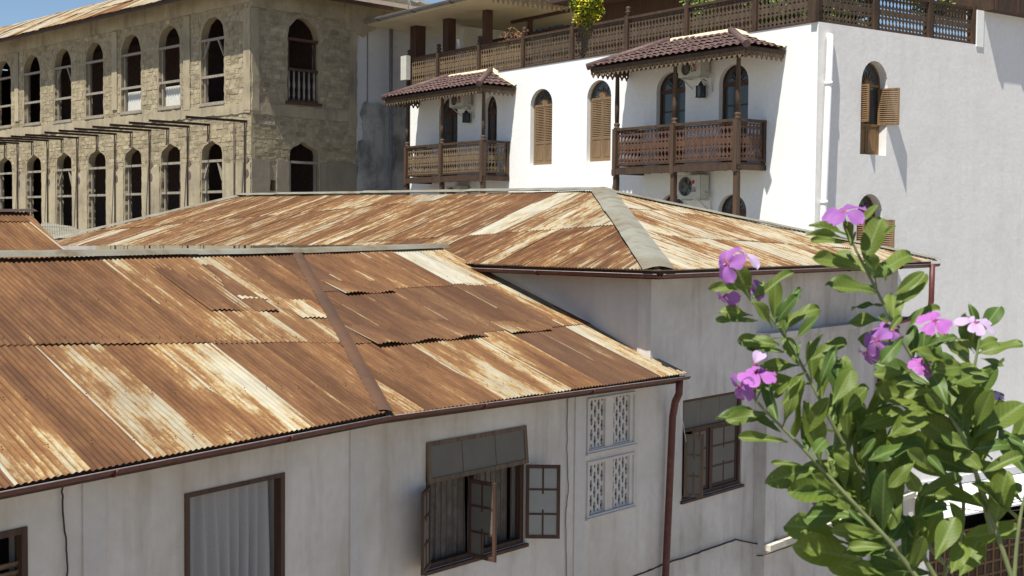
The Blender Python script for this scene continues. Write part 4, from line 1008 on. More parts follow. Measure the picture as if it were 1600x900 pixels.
# second shade roof to the right, dark, with its beam
ub0 = FA.u(798, 34, -3); zb0 = FA.z(798, 34, -3); 
m = MB(); m.box(ub0, ub0+7.5, 3.0, 3.12, zb0-.06, zb0+.12); part('shade_beam', m, M_darkwood, white, FA.M)
m = MB(); m.box(ub0+1.0, ub0+1.16, 3.0, 3.12, zA-.3, zb0-.06); m.box(ub0+3.8, ub0+3.96, 3.0, 3.12, zA-.3, zb0-.06); part('shade_post', m, M_darkwood, white, FA.M)
m = MB(); uS0 = FA.u(905, 20, -1.5); m.box(FA.u(925, 10, -3.2)-.3, -1.2, 1.6, 3.6, zA+2.3, zA+2.5); part('shade_roof', m, M_iron, white, FA.M)
m = MB(); m.box(FA.u(925, 10, -3.2), -1.6, 3.2, 3.3, zA-.3, zA+2.29); part('dark_backdrop', m, M_darkwood, white, FA.M)  # dark backdrop added to stand for the deep shade behind the railing
u_g0, u_g1 = FA.u(800, 45, -5.0), FA.u(880, 45, -5.0); zg0, zg1 = FA.z(840, 60, -5.0), FA.z(840, 38, -5.0)
m = MB(); m.box(u_g0, u_g1, 5.0, 5.05, zg0, zg1); gw = part('leaded_window', m, M_blueglass, white, FA.M)
m = MB()
for k in range(9): x = u_g0+(u_g1-u_g0)*k/8; m.box(x-.015, x+.015, 4.97, 4.998, zg0, zg1)
m.box(u_g0-.08, u_g1+.08, 4.96, 4.999, zg1, zg1+.1); part('window_lead', m, simple('blue_frame_paint', (.03, .04, .25)), gw, FA.M)
# air conditioners ------------------------------------------------------
def ac(x0, x1, y0, y1, label, xf=.45, logo=True, dep=.32, fr=FA):
    u0 = fr.u(x0, y0, dep+.1); u1 = u0+.86; zt = fr.z(x0, y0, dep+.1); zb = fr.z(x0, y1, dep+.1); h = zt-zb
    root = thing('air_conditioner', label, 'air conditioner', fr.M @ T(u0, -.1, zb), 'outdoor air conditioner units on the white house')
    W_ = .86; c = (.30, h*.52); r = h*.40
    m = MB(); ring = [(c[0]+r*cos(2*pi*i/20), c[1]+r*sin(2*pi*i/20)) for i in range(20)]
    Mx = WM[root]
    m.plate(rect(0, W_, 0, h), [ring], -dep, .02, False); m.box(0, .012, -dep+.001, 0, 0.001, h-.001); m.box(W_-.012, W_, -dep+.001, 0, .001, h-.001); m.box(0, W_, -dep+.001, 0, h-.012, h-.0001); m.box(0, W_, -dep+.001, 0, 0.0001, .012); m.box(0.012, W_-.012, -.012, 0, .012, h-.012)
    m.box(.02, W_-.02, -dep-.012, -dep-.001, h-.03, h-.018)
    part('casing', m, M_acbody, root, Mx)
    m = MB(); m.plate([(c[0]+(r-.01)*cos(2*pi*i/20), c[1]+(r-.01)*sin(2*pi*i/20)) for i in range(20)], [], -dep+.12, .01); part('fan_well', m, M_black, root, Mx)
    m = MB()
    for k in range(5):
        a = 2*pi*k/5; m.add([(c[0]+.04*cos(a), -dep+.08, c[1]+.04*sin(a)), (c[0]+r*.9*cos(a-.3), -dep+.06, c[1]+r*.9*sin(a-.3)), (c[0]+r*.92*cos(a+.35), -dep+.1, c[1]+r*.92*sin(a+.35)), (c[0]+.04*cos(a+.8), -dep+.09, c[1]+.04*sin(a+.8))], [(0, 1, 2, 3)])
    m.tube([(c[0], -dep+.11, c[1]), (c[0], -dep+.05, c[1])], .05, 10); part('fan', m, M_metal, root, Mx)
    m = MB()
    for q in (.35, .6, .82, 1.0): m.tube([(c[0]+r*q*cos(2*pi*i/20), -dep-.012, c[1]+r*q*sin(2*pi*i/20)) for i in range(21)], .005, 4, False)
    for k in range(8): a = pi*k/8; m.tube([(c[0]-r*cos(a), -dep-.014, c[1]-r*sin(a)), (c[0]+r*cos(a), -dep-.014, c[1]+r*sin(a))], .004, 4, False)
    part('grille', m, M_metal, root, Mx)
    if logo:
        m = MB(); cc = (W_*.70, h*.70); m.plate([(cc[0]+.055*cos(2*pi*i/16), cc[1]+.055*sin(2*pi*i/16)) for i in range(16)], [], -dep-.008, .006); part('badge', m, M_red, root, Mx)
        cu = bpy.data.curves.new('lettering', 'FONT'); cu.body = 'LG'; cu.size = .16; cu.align_x = 'CENTER'; cu.extrude = .002; cu.offset = .004
        tmp = bpy.data.objects.new('tmp', cu); C.objects.link(tmp); bpy.context.view_layer.update()
        me = bpy.data.meshes.new_from_object(tmp.evaluated_get(bpy.context.evaluated_depsgraph_get())); bpy.data.objects.remove(tmp)
        me.materials.clear(); me.materials.append(M_badge); link('lettering', me, root, Mx @ T(W_*.70, -dep-.006, h*.30) @ Matrix.Rotation(pi/2, 4, 'X'))
    for x in (.12, W_-.12): m = MB(); m.bar((x, -dep, -.02), (x, .1, -.02), .03, .03); m.bar((x, -dep*.8, -.03), (x, .1, -.28), .025, .025); part('bracket', m, M_acbody, root, Mx)
    m = MB(); m.tube([(W_, -.1, h*.3), (W_+.07, -.08, h*.2), (W_+.08, .0, -.05), (W_+.05, .08, -.4)], .018, 6)
    part('hose', m, M_acbody, root, Mx)
    return root
ac(1060, 1112, 97, 122, 'air conditioner under the tiled canopy of the larger balcony, above the lantern')
ac(1059, 1107, 274, 311, 'air conditioner with a red badge below the larger balcony floor')
ac(702, 738, 149, 168, 'air conditioner under the tiled canopy of the smaller left balcony')
ac(697, 738, 291, 320, 'air conditioner below the smaller left balcony, half hidden by the roof ridge')
def lantern(x, y, s, label):
    u_, z_ = FA.uz(x, y, .2); root = thing('wall_lantern', label, 'lantern', FA.M @ T(u_, -.2, z_), 'black lanterns between the balcony doors'); Mx = WM[root]
    m = MB(); w_ = .11*s; h_ = .36*s
    for a in (-1, 1):
        for b_ in (-1, 1): m.box(a*w_-.012, a*w_+.012, b_*w_-.012, b_*w_+.012, -h_/2, h_/2)
    m.box(-w_-.02, w_+.02, -w_-.02, w_+.02, -h_/2-.03, -h_/2); m.box(-w_-.02, w_+.02, -w_-.02, w_+.02, h_/2, h_/2+.02); part('lantern_frame', m, M_black, root, Mx)
    m = MB(); m.tube([(0, 0, h_/2+.02), (0, 0, h_/2+.14)], [w_*1.3, .02], 4); m.tube([(0, 0, h_/2+.13), (0, .1, h_/2+.2), (0, .19, h_/2+.16)], .012, 6); part('lantern_cap', m, M_black, root, Mx)
    m = MB(); m.box(-w_+.005, w_-.005, -w_+.005, w_-.005, -h_/2, h_/2); part('lantern_glass', m, M_glass, root, Mx)
lantern(1095, 143, .75, 'black wall lantern between the two doors of the larger balcony')
lantern(728.5, 184, .75, 'black wall lantern between the two doors of the smaller left balcony')
m = MB(); a = FA.w(FA.u(631, 110, .1), 0, .12)
mb_u, mb_z = FA.uz(632, 124, .15); m.box(mb_u-.22, mb_u+.16, -.18, .0, mb_z-.02, mb_z+.85)
tagm(part('utility_box', m, M_acbody, None, FA.M), 'white utility box beside the left end of the terrace railing', 'utility box')
# street gate and awning at the foot of the side wall -------------------------
gx0, gx1, gzt = FB.u(1452, 860), FB.u(1660, 860), FB.z(1540, 822)
gate = thing('wooden_gate', 'brown wooden lattice gate below the white awning at the lower right', 'gate', FB.M @ T(gx0, .05, 0))
room(white, FB.M, gx0-.1, gx1+.1, -.1, FB.z(1540, 778)+.1, .33, 3)
Wg = gx1-gx0; m = MB(); t = .09
nx_, nz_ = max(4, int(Wg/.36)), int(gzt/.32)
for i in range(nx_+1): x = .002+(Wg-.004)*i/nx_; m.box(max(.002, x-t/2), min(Wg-.002, x+t/2), 0, .07, .02, gzt-.002)
gf = part('gate_frame', m, M_shut2, gate)
m = MB()
for j in range(nz_+1): z = .02+(gzt-.03)*j/nz_; m.box(.003, Wg-.003, .005, .062, max(.02, z-.035), min(gzt-.003, z+.035))
part('gate_rails', m, M_shut2, gate)
pm = None
for i in range(nx_):
    for j in range(nz_):
        if pm is None: q = MB(); q.box(0, Wg/nx_-t, .03, .045, 0, (gzt-.03)/nz_-.07); q.box(.06, Wg/nx_-t-.06, .012, .03, .05, (gzt-.03)/nz_-.12); pm = q.mesh('gate_panel'); pm.materials.append(M_fret1)
        link('gate_panel', pm, gate, WM[gate] @ T(Wg*i/nx_+t/2, 0, .02+(gzt-.03)*j/nz_+.035))
aw = thing('street_awning', 'white sheet awning sloping out over the wooden gate at the lower right', 'awning', FB.M)
zt_ = FB.z(1540, 748, .05); ua_, ub_ = FB.u(1418, 800), FB.u(1900, 700); m = MB()
zfr = FB.z(1540, 797, 1.1)
m.add([(ua_, -.05, zt_), (ub_, -.05, zt_), (ub_, -1.1, zfr), (ua_-.1, -1.1, zfr), (ua_, -.05, zt_-.04), (ub_, -.05, zt_-.04), (ub_, -1.1, zfr-.05), (ua_-.1, -1.1, zfr-.05)], [(0, 3, 2, 1), (4, 5, 6, 7), (3, 7, 6, 2), (0, 4, 7, 3)])
part('awning_sheet', m, M_pipe, aw, FB.M)
m = MB()
for k in range(6): u_ = ua_+.4+k*1.5; m.bar((u_, -.02, zt_-.7), (u_, -1.05, zfr-.06), .04, .04); m.bar((u_, -.02, zt_-.07), (u_, -1.08, zfr-.06), .03, .03)
part('awning_bracket', m, M_metal, aw, FB.M)
m = MB(); m.box(ua_-.2, ub_, -.10, -.003, zt_+.01, zt_+.22); part('string_course', m, M_greywall, white, FB.M)
for k, (y1_, y2_) in enumerate(((757, 772), (764, 776), (772, 790), (806, 838), (818, 822))):
    P0 = at(1425, y1_, 30); P1 = at(1640, y2_, 27.5); pts = [P0.lerp(P1, i/8)-Vector((0, 0, .25*sin(pi*i/8))) for i in range(9)]
    cable('overhead_wire', ['thin overhead wire crossing in front of the white awning, highest one', 'thin overhead wire crossing the awning, second from the top', 'thin overhead wire crossing the awning, third from the top', 'thin overhead wire slanting across the top of the gate', 'lowest thin overhead wire, level across the gate'][k], pts, .010, None, 'wires over the street', 2)
# ================================================================== ruined stone building
OC = at(392.6, 300, 45.0)
FC = Fr(OC, -az(-44.4)); FD = Fr(OC, az(44.3))
stone = thing('ruined_stone_building', 'ruined two-storey coral stone building with rows of empty arched windows and rusty beams', 'building', FC.M)
def opC(fr, xl, xr, ya, ys, yb): 
    xm = (xl+xr)/2; return (fr.u(xl, ys), fr.u(xr, ys), fr.z(xm, yb), fr.z(xm, ys), fr.z(xm, ya))
upC = [opC(FC, 314, 350, 26, 58, 164.4), opC(FC, 247.6, 281, 39, 70, 167), opC(FC, 189, 220, 53.6, 82, 175), opC(FC, 133.6, 161, 67.6, 95, 183), opC(FC, 85, 111, 75.6, 104, 192), opC(FC, 37, 62.4, 85, 114, 193), opC(FC, -8, 17, 94, 122, 196.4), opC(FC, -52, -29, 102, 131, 201)]
loC = [opC(FC, 315, 347, 218.6, 249, 352), opC(FC, 251.6, 282, 224, 253, 356), opC(FC, 195, 221, 231, 258, 357), opC(FC, 138, 165, 233.6, 262, 361), opC(FC, 88.6, 112, 238.6, 265, 362), opC(FC, 42, 64.4, 240, 268, 363), opC(FC, -4, 19, 245, 271, 364), opC(FC, -46, -26, 250, 276, 366)]
dU = opC(FD, 449.4, 497.4, 28.5, 62, 160); dL = opC(FD, 452, 498, 222, 254, 330); dS = (FD.u(422, 290), FD.u(431, 290), FD.z(426, 298), FD.z(426, 284), FD.z(426, 281))
zs_ = [w_[2] for w_ in upC[:6]]; print('stone sill z', zs_, 'lo apex', [w_[4] for w_ in loC[:6]], 'D', dU, dL)
def avg(ws, k): v = [w_[k] for w_ in ws[:6]]; return sum(v)/len(v)
for ws, kk in ((upC, (2, 3, 4)), (loC, (2, 3, 4))):
    for k in kk:
        a = avg(ws, k)
        for i in range(len(ws)): ws[i] = tuple(a+(ws[i][j]-a)*.35 if j == k else ws[i][j] for j in range(5))
uC0 = FC.u(-140, 150); uD1 = FD.u(557, 200); uD2 = FD.u(668, 200)
zTopC = (FC.z(120, 32, .0)+FC.z(240, 4, .0))/2+.1; print('eave C', FC.z(0, 60), FC.z(120, 32), FC.z(240, 4))
hC = [rough_loop(arch(*w_), .025) for w_ in upC]+[rough_loop(ogee(*w_), .022) for w_ in loC]
m = MB(); m.plate(rect(uC0, -.001, 0, zTopC), hC, 0, .30); part('wall', m, M_mortar, stone, FC.M)
hD = [rough_loop(arch(*dU), .025), rough_loop(ogee(*dL), .022), rough_loop(arch(*dS, 6), .008)]
m = MB(); m.plate(rect(0.001, uD1, 0, zTopC), hD, .001, .34); part('wall', m, M_mortar, stone, FD.M)
m = MB(); m.plate(rect(uD1+.001, uD2+2, 0, zTopC+.2), [], .03, .5); part('rendered_wall', m, M_greywall, stone, FD.M)
def zpx(fr, x, y): return fr.z(x, y)
zB0 = FC.z(268, 172); zB1 = FC.z(300, 183); zR = (FC.z(340, 256)+FC.z(105, 268))/2; zFr = FC.z(330, 16)  # band, render line, frieze
zRD = FD.z(500, 254); print('bands', zB0, zB1, zR, zFr, zTopC, zRD)
def blocks(fr, u0, u1, z0, z1, holes, skip, seed=0, ch=.165, cl=.34, grow=.09):
    rnd = random.Random(seed); m = MB(); z = z0
    while z < z1-.06:
        h = ch*rnd.uniform(.85, 1.15); u = u0+rnd.uniform(0, .2)
        while u < u1-.1:
            L = cl*rnd.uniform(.55, 1.35); a, b_ = u+.008, min(u+L-.008, u1)
            def hit(a, b_):
                for w_ in holes:
                    mg = grow
                    top = w_[4]+mg; c = (w_[0]+w_[1])/2; r = (w_[1]-w_[0])/2+mg
                    zc = z+h/2
                    if zc > w_[2]-mg*.5 and zc < top:
                        if zc > w_[3]: rr = r*math.sqrt(max(0, 1-((zc-w_[3])/(top-w_[3]))**2))
                        else: rr = r
                        if a < c+rr and b_ > c-rr:
                            return (c-rr, c+rr)
                return None
            k = hit(a, b_); segs = [(a, b_)]
            if k: segs = [(a, min(b_, k[0])), (max(a, k[1]), b_)]
            for s0, s1 in segs:
                if s1-s0 < .07: continue
                mid_ = (s0+s1)/2
                if any(x0 < mid_ < x1 and y0 < z+h/2 < y1 for x0, x1, y0, y1 in skip): continue
                if rnd.random() < .03: continue
                o = rnd.uniform(.000, .018); j = lambda: rnd.uniform(-.008, .008); zz0, zz1 = z+.008, z+h-.006
                v = [(s0+j(), -o, zz0+j()), (s1+j(), -o+j(), zz0+j()), (s1+j(), -o, zz1+j()), (s0+j(), -o+j(), zz1+j()), (s0, .01, zz0), (s1, .01, zz0), (s1, .01, zz1), (s0, .01, zz1)]
                m.add(v, [(0, 1, 2, 3), (4, 0, 3, 7), (1, 5, 6, 2), (4, 5, 1, 0), (3, 2, 6, 7)], tint=min(1, max(0, rnd.gauss(.5, .17))))
            u += L
        z += h
    return m
M_rendD = plaster('grey_brown_render', (.27, .232, .175), (.14, .12, .09), .8, .4)
# smooth strips of surviving render
stripsC = []
def strip(fr, xa, xb, ya, yb, th=.05, mat=None, name='render_patch', rough=True):
    xm = (xa+xb)/2; u0, u1 = fr.u(xa, (ya+yb)/2), fr.u(xb, (ya+yb)/2); z1, z0 = fr.z(xm, ya), fr.z(xm, yb)
    l = rect(u0, u1, z0, z1)
    m = MB(); m.plate(rough_loop(l, .018, .16) if rough else l, [], -th, th+.004, False); part(name, m, mat or M_stoneplaster, stone, fr.M); return (u0-.02, u1+.02, z0, z1)
def plate_px(fr, u0, u1, z0, z1, holes, th=.045, mat=None, r=.02):
    m = MB(); m.plate(rough_loop(rect(u0, u1, z0, z1), r, .2), holes, -th, th+.004, False); part('render_patch', m, mat or M_stoneplaster, stone, fr.M); return (u0, u1, z0, z1)
sk = []
for xa, xb, yt in ((288, 298, 26), (176, 184, 50), (24, 30, 84), (382, 392.4, 12)): sk.append(strip(FC, xa, xb, yt, 172 if xa > 100 else 190))
hl = [[(c_[0]*1, c_[1]) for c_ in rough_loop(ogee(w_[0]-.03, w_[1]+.03, w_[2], w_[3], w_[4]+.03), .01)] for w_ in loC]
lowcut = []
# rendered band of the ground storey: panels between the lower openings
edges = sorted([(w_[0], w_[1]) for w_ in loC]); prev = uC0
for a, b_ in edges+[(-.002, 0)]:
    if a-prev > .2: sk.append(plate_px(FC, prev+.10, a-(.06 if a < -.1 else .0), 0.1, zR, [], .04))
    prev = b_
sk.append(plate_px(FC, uC0, -.002, zB1-.05, zB0-.03, [], .04, r=.03))
sk.append(plate_px(FC, uC0, -.002, zFr, zTopC-.02, [], .05, M_stoneplaster))
part('stone_blocks', blocks(FC, uC0, -.01, zR-.05, zTopC-.02, upC+loC, sk, 3), M_stone, stone, FC.M, kind='stuff')
skD = [strip(FD, 393, 404, 12, 172), strip(FD, 545, 556.5, 30, 200)]
zfD = FD.z(420, 14)
skD.append(plate_px(FD, .002, uD1, zfD, zTopC-.02, [], .05))
skD.append(plate_px(FD, .002, uD1, zB1-.1, zB0-.05, [], .035, None, .04))
for a, b_ in ((.003, FD.u(421, 290)), (FD.u(432, 290), dL[0]-.03), (dL[1]+.08, uD1)): skD.append(plate_px(FD, a, b_, .1, zRD, [], .04, M_rendD))
part('stone_blocks', blocks(FD, .01, uD1, zRD-.05, zTopC-.02, [dU, dL, dS], skD, 8), M_stone, stone, FD.M, kind='stuff')
# blackened lower part of the plain wall
m = MB(); l = rough_loop([(uD1+.02, 0), (uD2+1.9, 0), (uD2+1.9, FD.z(620, 172)), (FD.u(600, 165), FD.z(600, 163)), (FD.u(585, 158), FD.z(585, 161)), (FD.u(570, 165), FD.z(570, 158)), (FD.u(564, 175), FD.z(564, 172)), (uD1+.3, FD.z(562, 195)), (uD1+.25, FD.z(560, 215)), (uD1+.02, FD.z(558, 230))], .07, .18)
m.plate(l, [], -.02, .048, False); part('mouldy_render', m, M_mould, stone, FD.M)
m = MB(); m.box(FD.u(574, 100), FD.u(575, 100), .0, .029, FD.z(575, 170), FD.z(575, 45)); part('conduit', m, M_metal, stone, FD.M)
u_ = FD.u(611, 100, .15); m = MB(); m.tube([FD.w(u_, FD.z(611, 32, .15), .15), FD.w(u_, 0, .15)], .07, 8); part('downpipe', m, M_metal, stone, Matrix())
# broken stub of masonry over the plain wall
m = MB(); 
l = rough_loop([(uD1-.6, zTopC-1.35), (uD1+.3, zTopC-1.5), (FD.u(583, 48), FD.z(583, 46)), (FD.u(590, 34), FD.z(590, 34)), (FD.u(612, 30), FD.z(612, 28)), (uD2+1, zTopC-.9), (uD2+1, zTopC+.1), (uD1-.6, zTopC+.1)], .05, .15)
m.plate(l, [], -.12, .15, True); part('broken_masonry', m, M_stoneplaster, stone, FD.M)
# jambs and cross bars
def bars(fr, w_, ys, low=False, wood_=M_timber, jamb=True):
    m = MB(); u0, u1 = w_[0]-.06, w_[1]+.06
    for z in ys: m.box(u0, u1, .02, .10, z-.045, z+.045)
    if jamb: m.box(w_[0]+.06, w_[0]+.14, .10, .18, w_[2], w_[3]); m.box(w_[1]-.10, w_[1]-.03, .12, .2, w_[2], w_[3])
    part('window_frame', m, wood_, stone, fr.M)
for i, w_ in enumerate(upC):
    bars(FC, w_, (w_[3]-.05, w_[2]+(w_[3]-w_[2])*.42, w_[2]+.03))
    if i in (0, 4, 7):
        m = MB(); m.bar((w_[0]+.1, .08, w_[3]-.7), (w_[0]+.45, .08, w_[3]-.08), .06, .06); m.bar((w_[1]-.1, .08, w_[3]-.7), (w_[1]-.5, .08, w_[3]-.08), .06, .06); part('window_brace', m, M_timber, stone, FC.M)
    if i in (1, 2):
        m = MB(); vs = []; n = 40
        for k in range(n+1):
            x = w_[0]+.12+(w_[1]-w_[0]-.16)*k/n; y = .22+.02*sin(k*2*pi/5); vs += [(x, y, w_[2]+.03), (x, y, w_[2]+(w_[3]-w_[2])*.36)]
        m.add(vs, [(2*k, 2*k+2, 2*k+3, 2*k+1) for k in range(n)], True); part('corrugated_screen', m, M_acbody, stone, FC.M)
for i, w_ in enumerate(loC):
    bars(FC, w_, (w_[3]-.03, w_[3]-1.15))
    if i in (0, 4): m = MB(); m.bar((w_[0]+.08, .08, w_[3]-.65), (w_[0]+.4, .08, w_[3]-.05), .06, .06); m.bar((w_[1]-.08, .08, w_[3]-.75), (w_[1]-.4, .08, w_[3]-.05), .08, .06); part('window_brace', m, M_timber, stone, FC.M)
bars(FD, dU, (dU[3]-.02, dU[2]+1.15, dU[2]+.04), False, M_darkwood); bars(FD, dL, (dL[3],), False, M_timber)
m = MB()
for k in range(6): u_ = dU[0]+.12+(dU[1]-dU[0]-.24)*k/5; m.lathe([(.03, 0), (.05, .15), (.03, .35), (.055, .5), (.03, .75), (.04, 1.05)], (u_, .1, dU[2]+.08), 6)
part('balusters', m, M_timber, stone, FD.M)
m = MB(); m.box(dU[0]-.1, dU[1]+.1, -.12, .1, dU[2]-.1, dU[2]-.002); part('window_sill', m, M_darkwood, stone, FD.M)
for w_ in upC: m = MB(); m.box(w_[0]-.08, w_[1]+.08, -.06, .1, w_[2]-.06, w_[2]-.002); part('window_sill', m, M_timber, stone, FC.M)
# closed interior: floors, back wall, ceiling
m = MB(); Uc = uC0
m.box(Uc, -.56, 5.2, 5.4, 0, zTopC)
m.box(Uc, -.56, .56, 5.19, upC[0][2]-.75, upC[0][2]-.55); m.box(Uc, -.56, .3, 5.6, zTopC-.12, zTopC-.01); m.box(Uc, Uc+.2, .56, 5.19, 0, zTopC-.2)
part('interior', m, M_roomdark, stone, FC.M)
m = MB(); Dd = uD1
m.box(-.3, Dd+2, 5.6, 5.8, 0, zTopC); part('interior', m, M_roomwarm, stone, FC.M) if False else None
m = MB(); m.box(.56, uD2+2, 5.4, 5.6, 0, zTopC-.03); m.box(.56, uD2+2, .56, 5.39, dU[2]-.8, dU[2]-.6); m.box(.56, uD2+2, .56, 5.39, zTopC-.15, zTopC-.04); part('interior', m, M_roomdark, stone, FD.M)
# iron beams with their rods
bpx = [(386, 191, 294, 185), (328, 196, 258, 189.6), (296, 199, 222, 192), (264, 202, 193, 199), (236, 205, 165, 200.6), (207, 208, 136, 201.6), (182, 211, 111, 205.6), (153.6, 213, 83, 208), (123, 217, 52, 212), (99, 219, 28, 216), (76, 221, 6, 218), (52.4, 223, -18, 220), (29.6, 225, -40, 222), (10, 226, -60, 224)]
zbm = sum(FC.z(b_[0], b_[1]) for b_ in bpx)/len(bpx)
for i, (xw, yw, xo, yo) in enumerate(bpx):
    u_ = FC.u(xw, yw); L = 2.35+random.uniform(-.08, .1); z = zbm+(FC.z(xw, yw)-zbm)*.5
    m = MB(); m.box(u_-.04, u_+.04, -L, .1, z-.01, z); m.box(u_-.04, u_+.04, -L, .1, z+.062, z+.07); m.box(u_-.008, u_+.008, -L, .1, z, z+.062)
    part('iron_beam', m, M_iron, stone, FC.M @ T(0, 0, 0))
    m = MB(); m.tube([(u_, -.09, z), (u_+random.uniform(-.03, .03), -.09, z-.5), (u_-.03, -.09, .2 if i % 2 == 0 else loC[0][4]-.05)], .028, 6); part('iron_rod', m, M_iron, stone, FC.M)
    if i % 2 == 0:
        for dz, r in ((1.32, .12), (1.78, .15)):
            m = MB(); m.plate([(u_+.06+r*.8*cos(q*pi/5), z-dz+r*sin(q*pi/5)*random.uniform(.8, 1.3)) for q in range(10)], [], -.052, .012); part('beam_socket', m, M_roomdark, stone, FC.M)
u_ = FC.u(369, 192); m = MB(); m.tube([(u_, -.09, zbm+.05), (u_-.02, -.09, .2)], .028, 6); part('iron_rod', m, M_iron, stone, FC.M)
# roof of the stone building
OVs = 1.0; zev = (FC.z(0, 60, OVs)+FC.z(120, 32, OVs)+FC.z(240, 4, OVs))/3; print('stone eave', zev, FC.z(0, 60, OVs), FC.z(240, 4, OVs))
eC0 = FC.w(uC0-3, zev, OVs); eC1 = FC.w(.5, zev, OVs); upS_ = (-FC.n+Vector((0, 0, .52))).normalized(); nS_ = FC.d.cross(upS_).normalized(); nS_ *= math.copysign(1, nS_.z)
r0 = eC0+upS_*3.2; r1 = eC1+upS_*3.2-FC.d*3.0
m = MB(); 
for q in ([eC0, eC1, r1, r0], [r0, r1, r1-FC.n*3-Vector((0, 0, 1)), r0-FC.n*3-Vector((0, 0, 1))], [eC1, r1, FD.w(uD1, zev, OVs)]): flat(m, [Vector(p)-nS_*.05 for p in q])
rs_ = part('roof', m, M_rust, stone, Matrix()); rs_.color = (.4, .3, .5, 1)
sheeting(rs_, eC1, upS_, nS_, [[eC0, eC1, r1, r0]], rows=(1.5, 1.5), wl=.1, amp=.016, sw=.8, seg=5, vseg=2, bias=lambda p, r, k: (.53+r.uniform(-.1, .08), .2), seedk=9, warp=.02, jit=.03)
m = MB(); m.bar(FC.w(uC0-3, zev-.05, OVs-.1), FC.w(.45, zev-.05, OVs-.1), .04, .16); m.bar(FD.w(-.45, zev-.05, OVs-.1), FD.w(uD1+1, zev-.05, OVs-.1), .04, .16); part('eaves_board', m, M_darkwood, stone, Matrix())
m = MB(); m.add([FD.w(-.55, zev, OVs), FD.w(uD2+1, zev, OVs), FD.w(uD2+1, zev+1.6, -3), FD.w(-.55, zev+1.6, -3)], [(0, 1, 2, 3)]); part('side_roof', m, M_rust, rs_, Matrix())
# aerial on the corner of the terrace
m = MB(); a = FA.w(FA.u(638, 20, -1), 0, -1); p_ = FA.w(FA.u(638, 22, -1), zEv+.1, -1); m.tube([p_, p_+Vector((0, 0, 1.6))], .02, 6); m.tube([p_+Vector((.35, 0, 0)), p_+Vector((0, 0, 1.0))], .01, 5)
tagm(part('aerial_mast', m, M_metal), 'thin grey aerial mast with a stay above the left end of the terrace roof', 'aerial')
# ================================================================== greenery on the roof terrace
def shrub(name, label, c, rad, n, mat, size=.09, mat2=None, drop=0):
    root = thing(name, label, 'shrub', Matrix.Translation(c)); rnd = random.Random(int(c.x*100))
    for q, mt in enumerate([mat] + ([mat2] if mat2 else [])):
        m = MB()
        for i in range(n):
            th = rnd.uniform(0, 2*pi); ph = math.acos(rnd.uniform(-1, 1)); rr = rnd.uniform(.35, 1)**.6*(1+.25*sin(3*th+ph*4))
            p = Vector((rad[0]*rr*sin(ph)*cos(th), rad[1]*rr*sin(ph)*sin(th), rad[2]*rr*cos(ph)-drop*rr*abs(cos(th))))
            d = Vector((rnd.gauss(0, 1), rnd.gauss(0, 1), rnd.gauss(-.2, 1))).normalized(); x = d.orthogonal().normalized(); L = size*rnd.uniform(.6, 1.4); w_ = L*.28
            m.add([p, p+d*L*.5+x*w_, p+d*L, p+d*L*.5-x*w_], [(0, 1, 2, 3)])
        part('foliage' if q == 0 else 'blossom', m, mt, root, WM[root], kind='stuff')
    m = MB()
    for k in range(5):
        a = k*1.3; m.tube([(0, 0, -rad[2]*1.05), (rad[0]*.3*cos(a), rad[1]*.3*sin(a), -rad[2]*.3), (rad[0]*.7*cos(a), rad[1]*.7*sin(a), rad[2]*.5)], [.03, .02, .008], 5)
    part('branches', m, M_stemred, root, WM[root], kind='stuff')
shrub('flowering_shrub', 'bright yellow flowering shrub spilling over the terrace railing', FA.w(FA.u(915, 15, .05), FA.z(917, 4, .05), .02), (.46, .24, .66), 1300, M_yellow, .10, M_shrub)
shrub('dry_plant', 'dried reddish plant behind the terrace railing below the blue window', FA.w(FA.u(808, 60, -.4), FA.z(808, 62, -.4), -.4), (.45, .25, .35), 350, simple('dry_plant_leaf', (.20, .10, .05), .8), .10)
shrub('terrace_shrub', 'green shrub behind the terrace railing above the larger canopy, nearest the tall post', FA.w(FA.u(1090, 5, -.7), FA.z(1070, 12, -.7), -.8), (.42, .42, .6), 600, M_shrub, .13)
shrub('terrace_shrub', 'wide green shrub seen through the fretwork near the corner of the terrace', FA.w(FA.u(1215, 5, -.9), FA.z(1215, 10, -.9), -.95), (.7, .5, .7), 1000, M_shrubdark, .14, M_shrub)
shrub('terrace_shrub', 'green shrub behind the first railing panels of the side wall', FB.w(FB.u(1330, 5, -.8), FB.z(1330, 0, -.8), -.9), (.7, .45, .8), 900, M_shrubdark, .14, M_shrub)
shrub('terrace_shrub', 'yellow green shrub above the last railing panel, beside the boarded enclosure', FB.w(FB.u(1455, 5, -.8), FB.z(1455, 2, -.8), -.8), (.6, .4, .5), 700, M_shrub, .14)
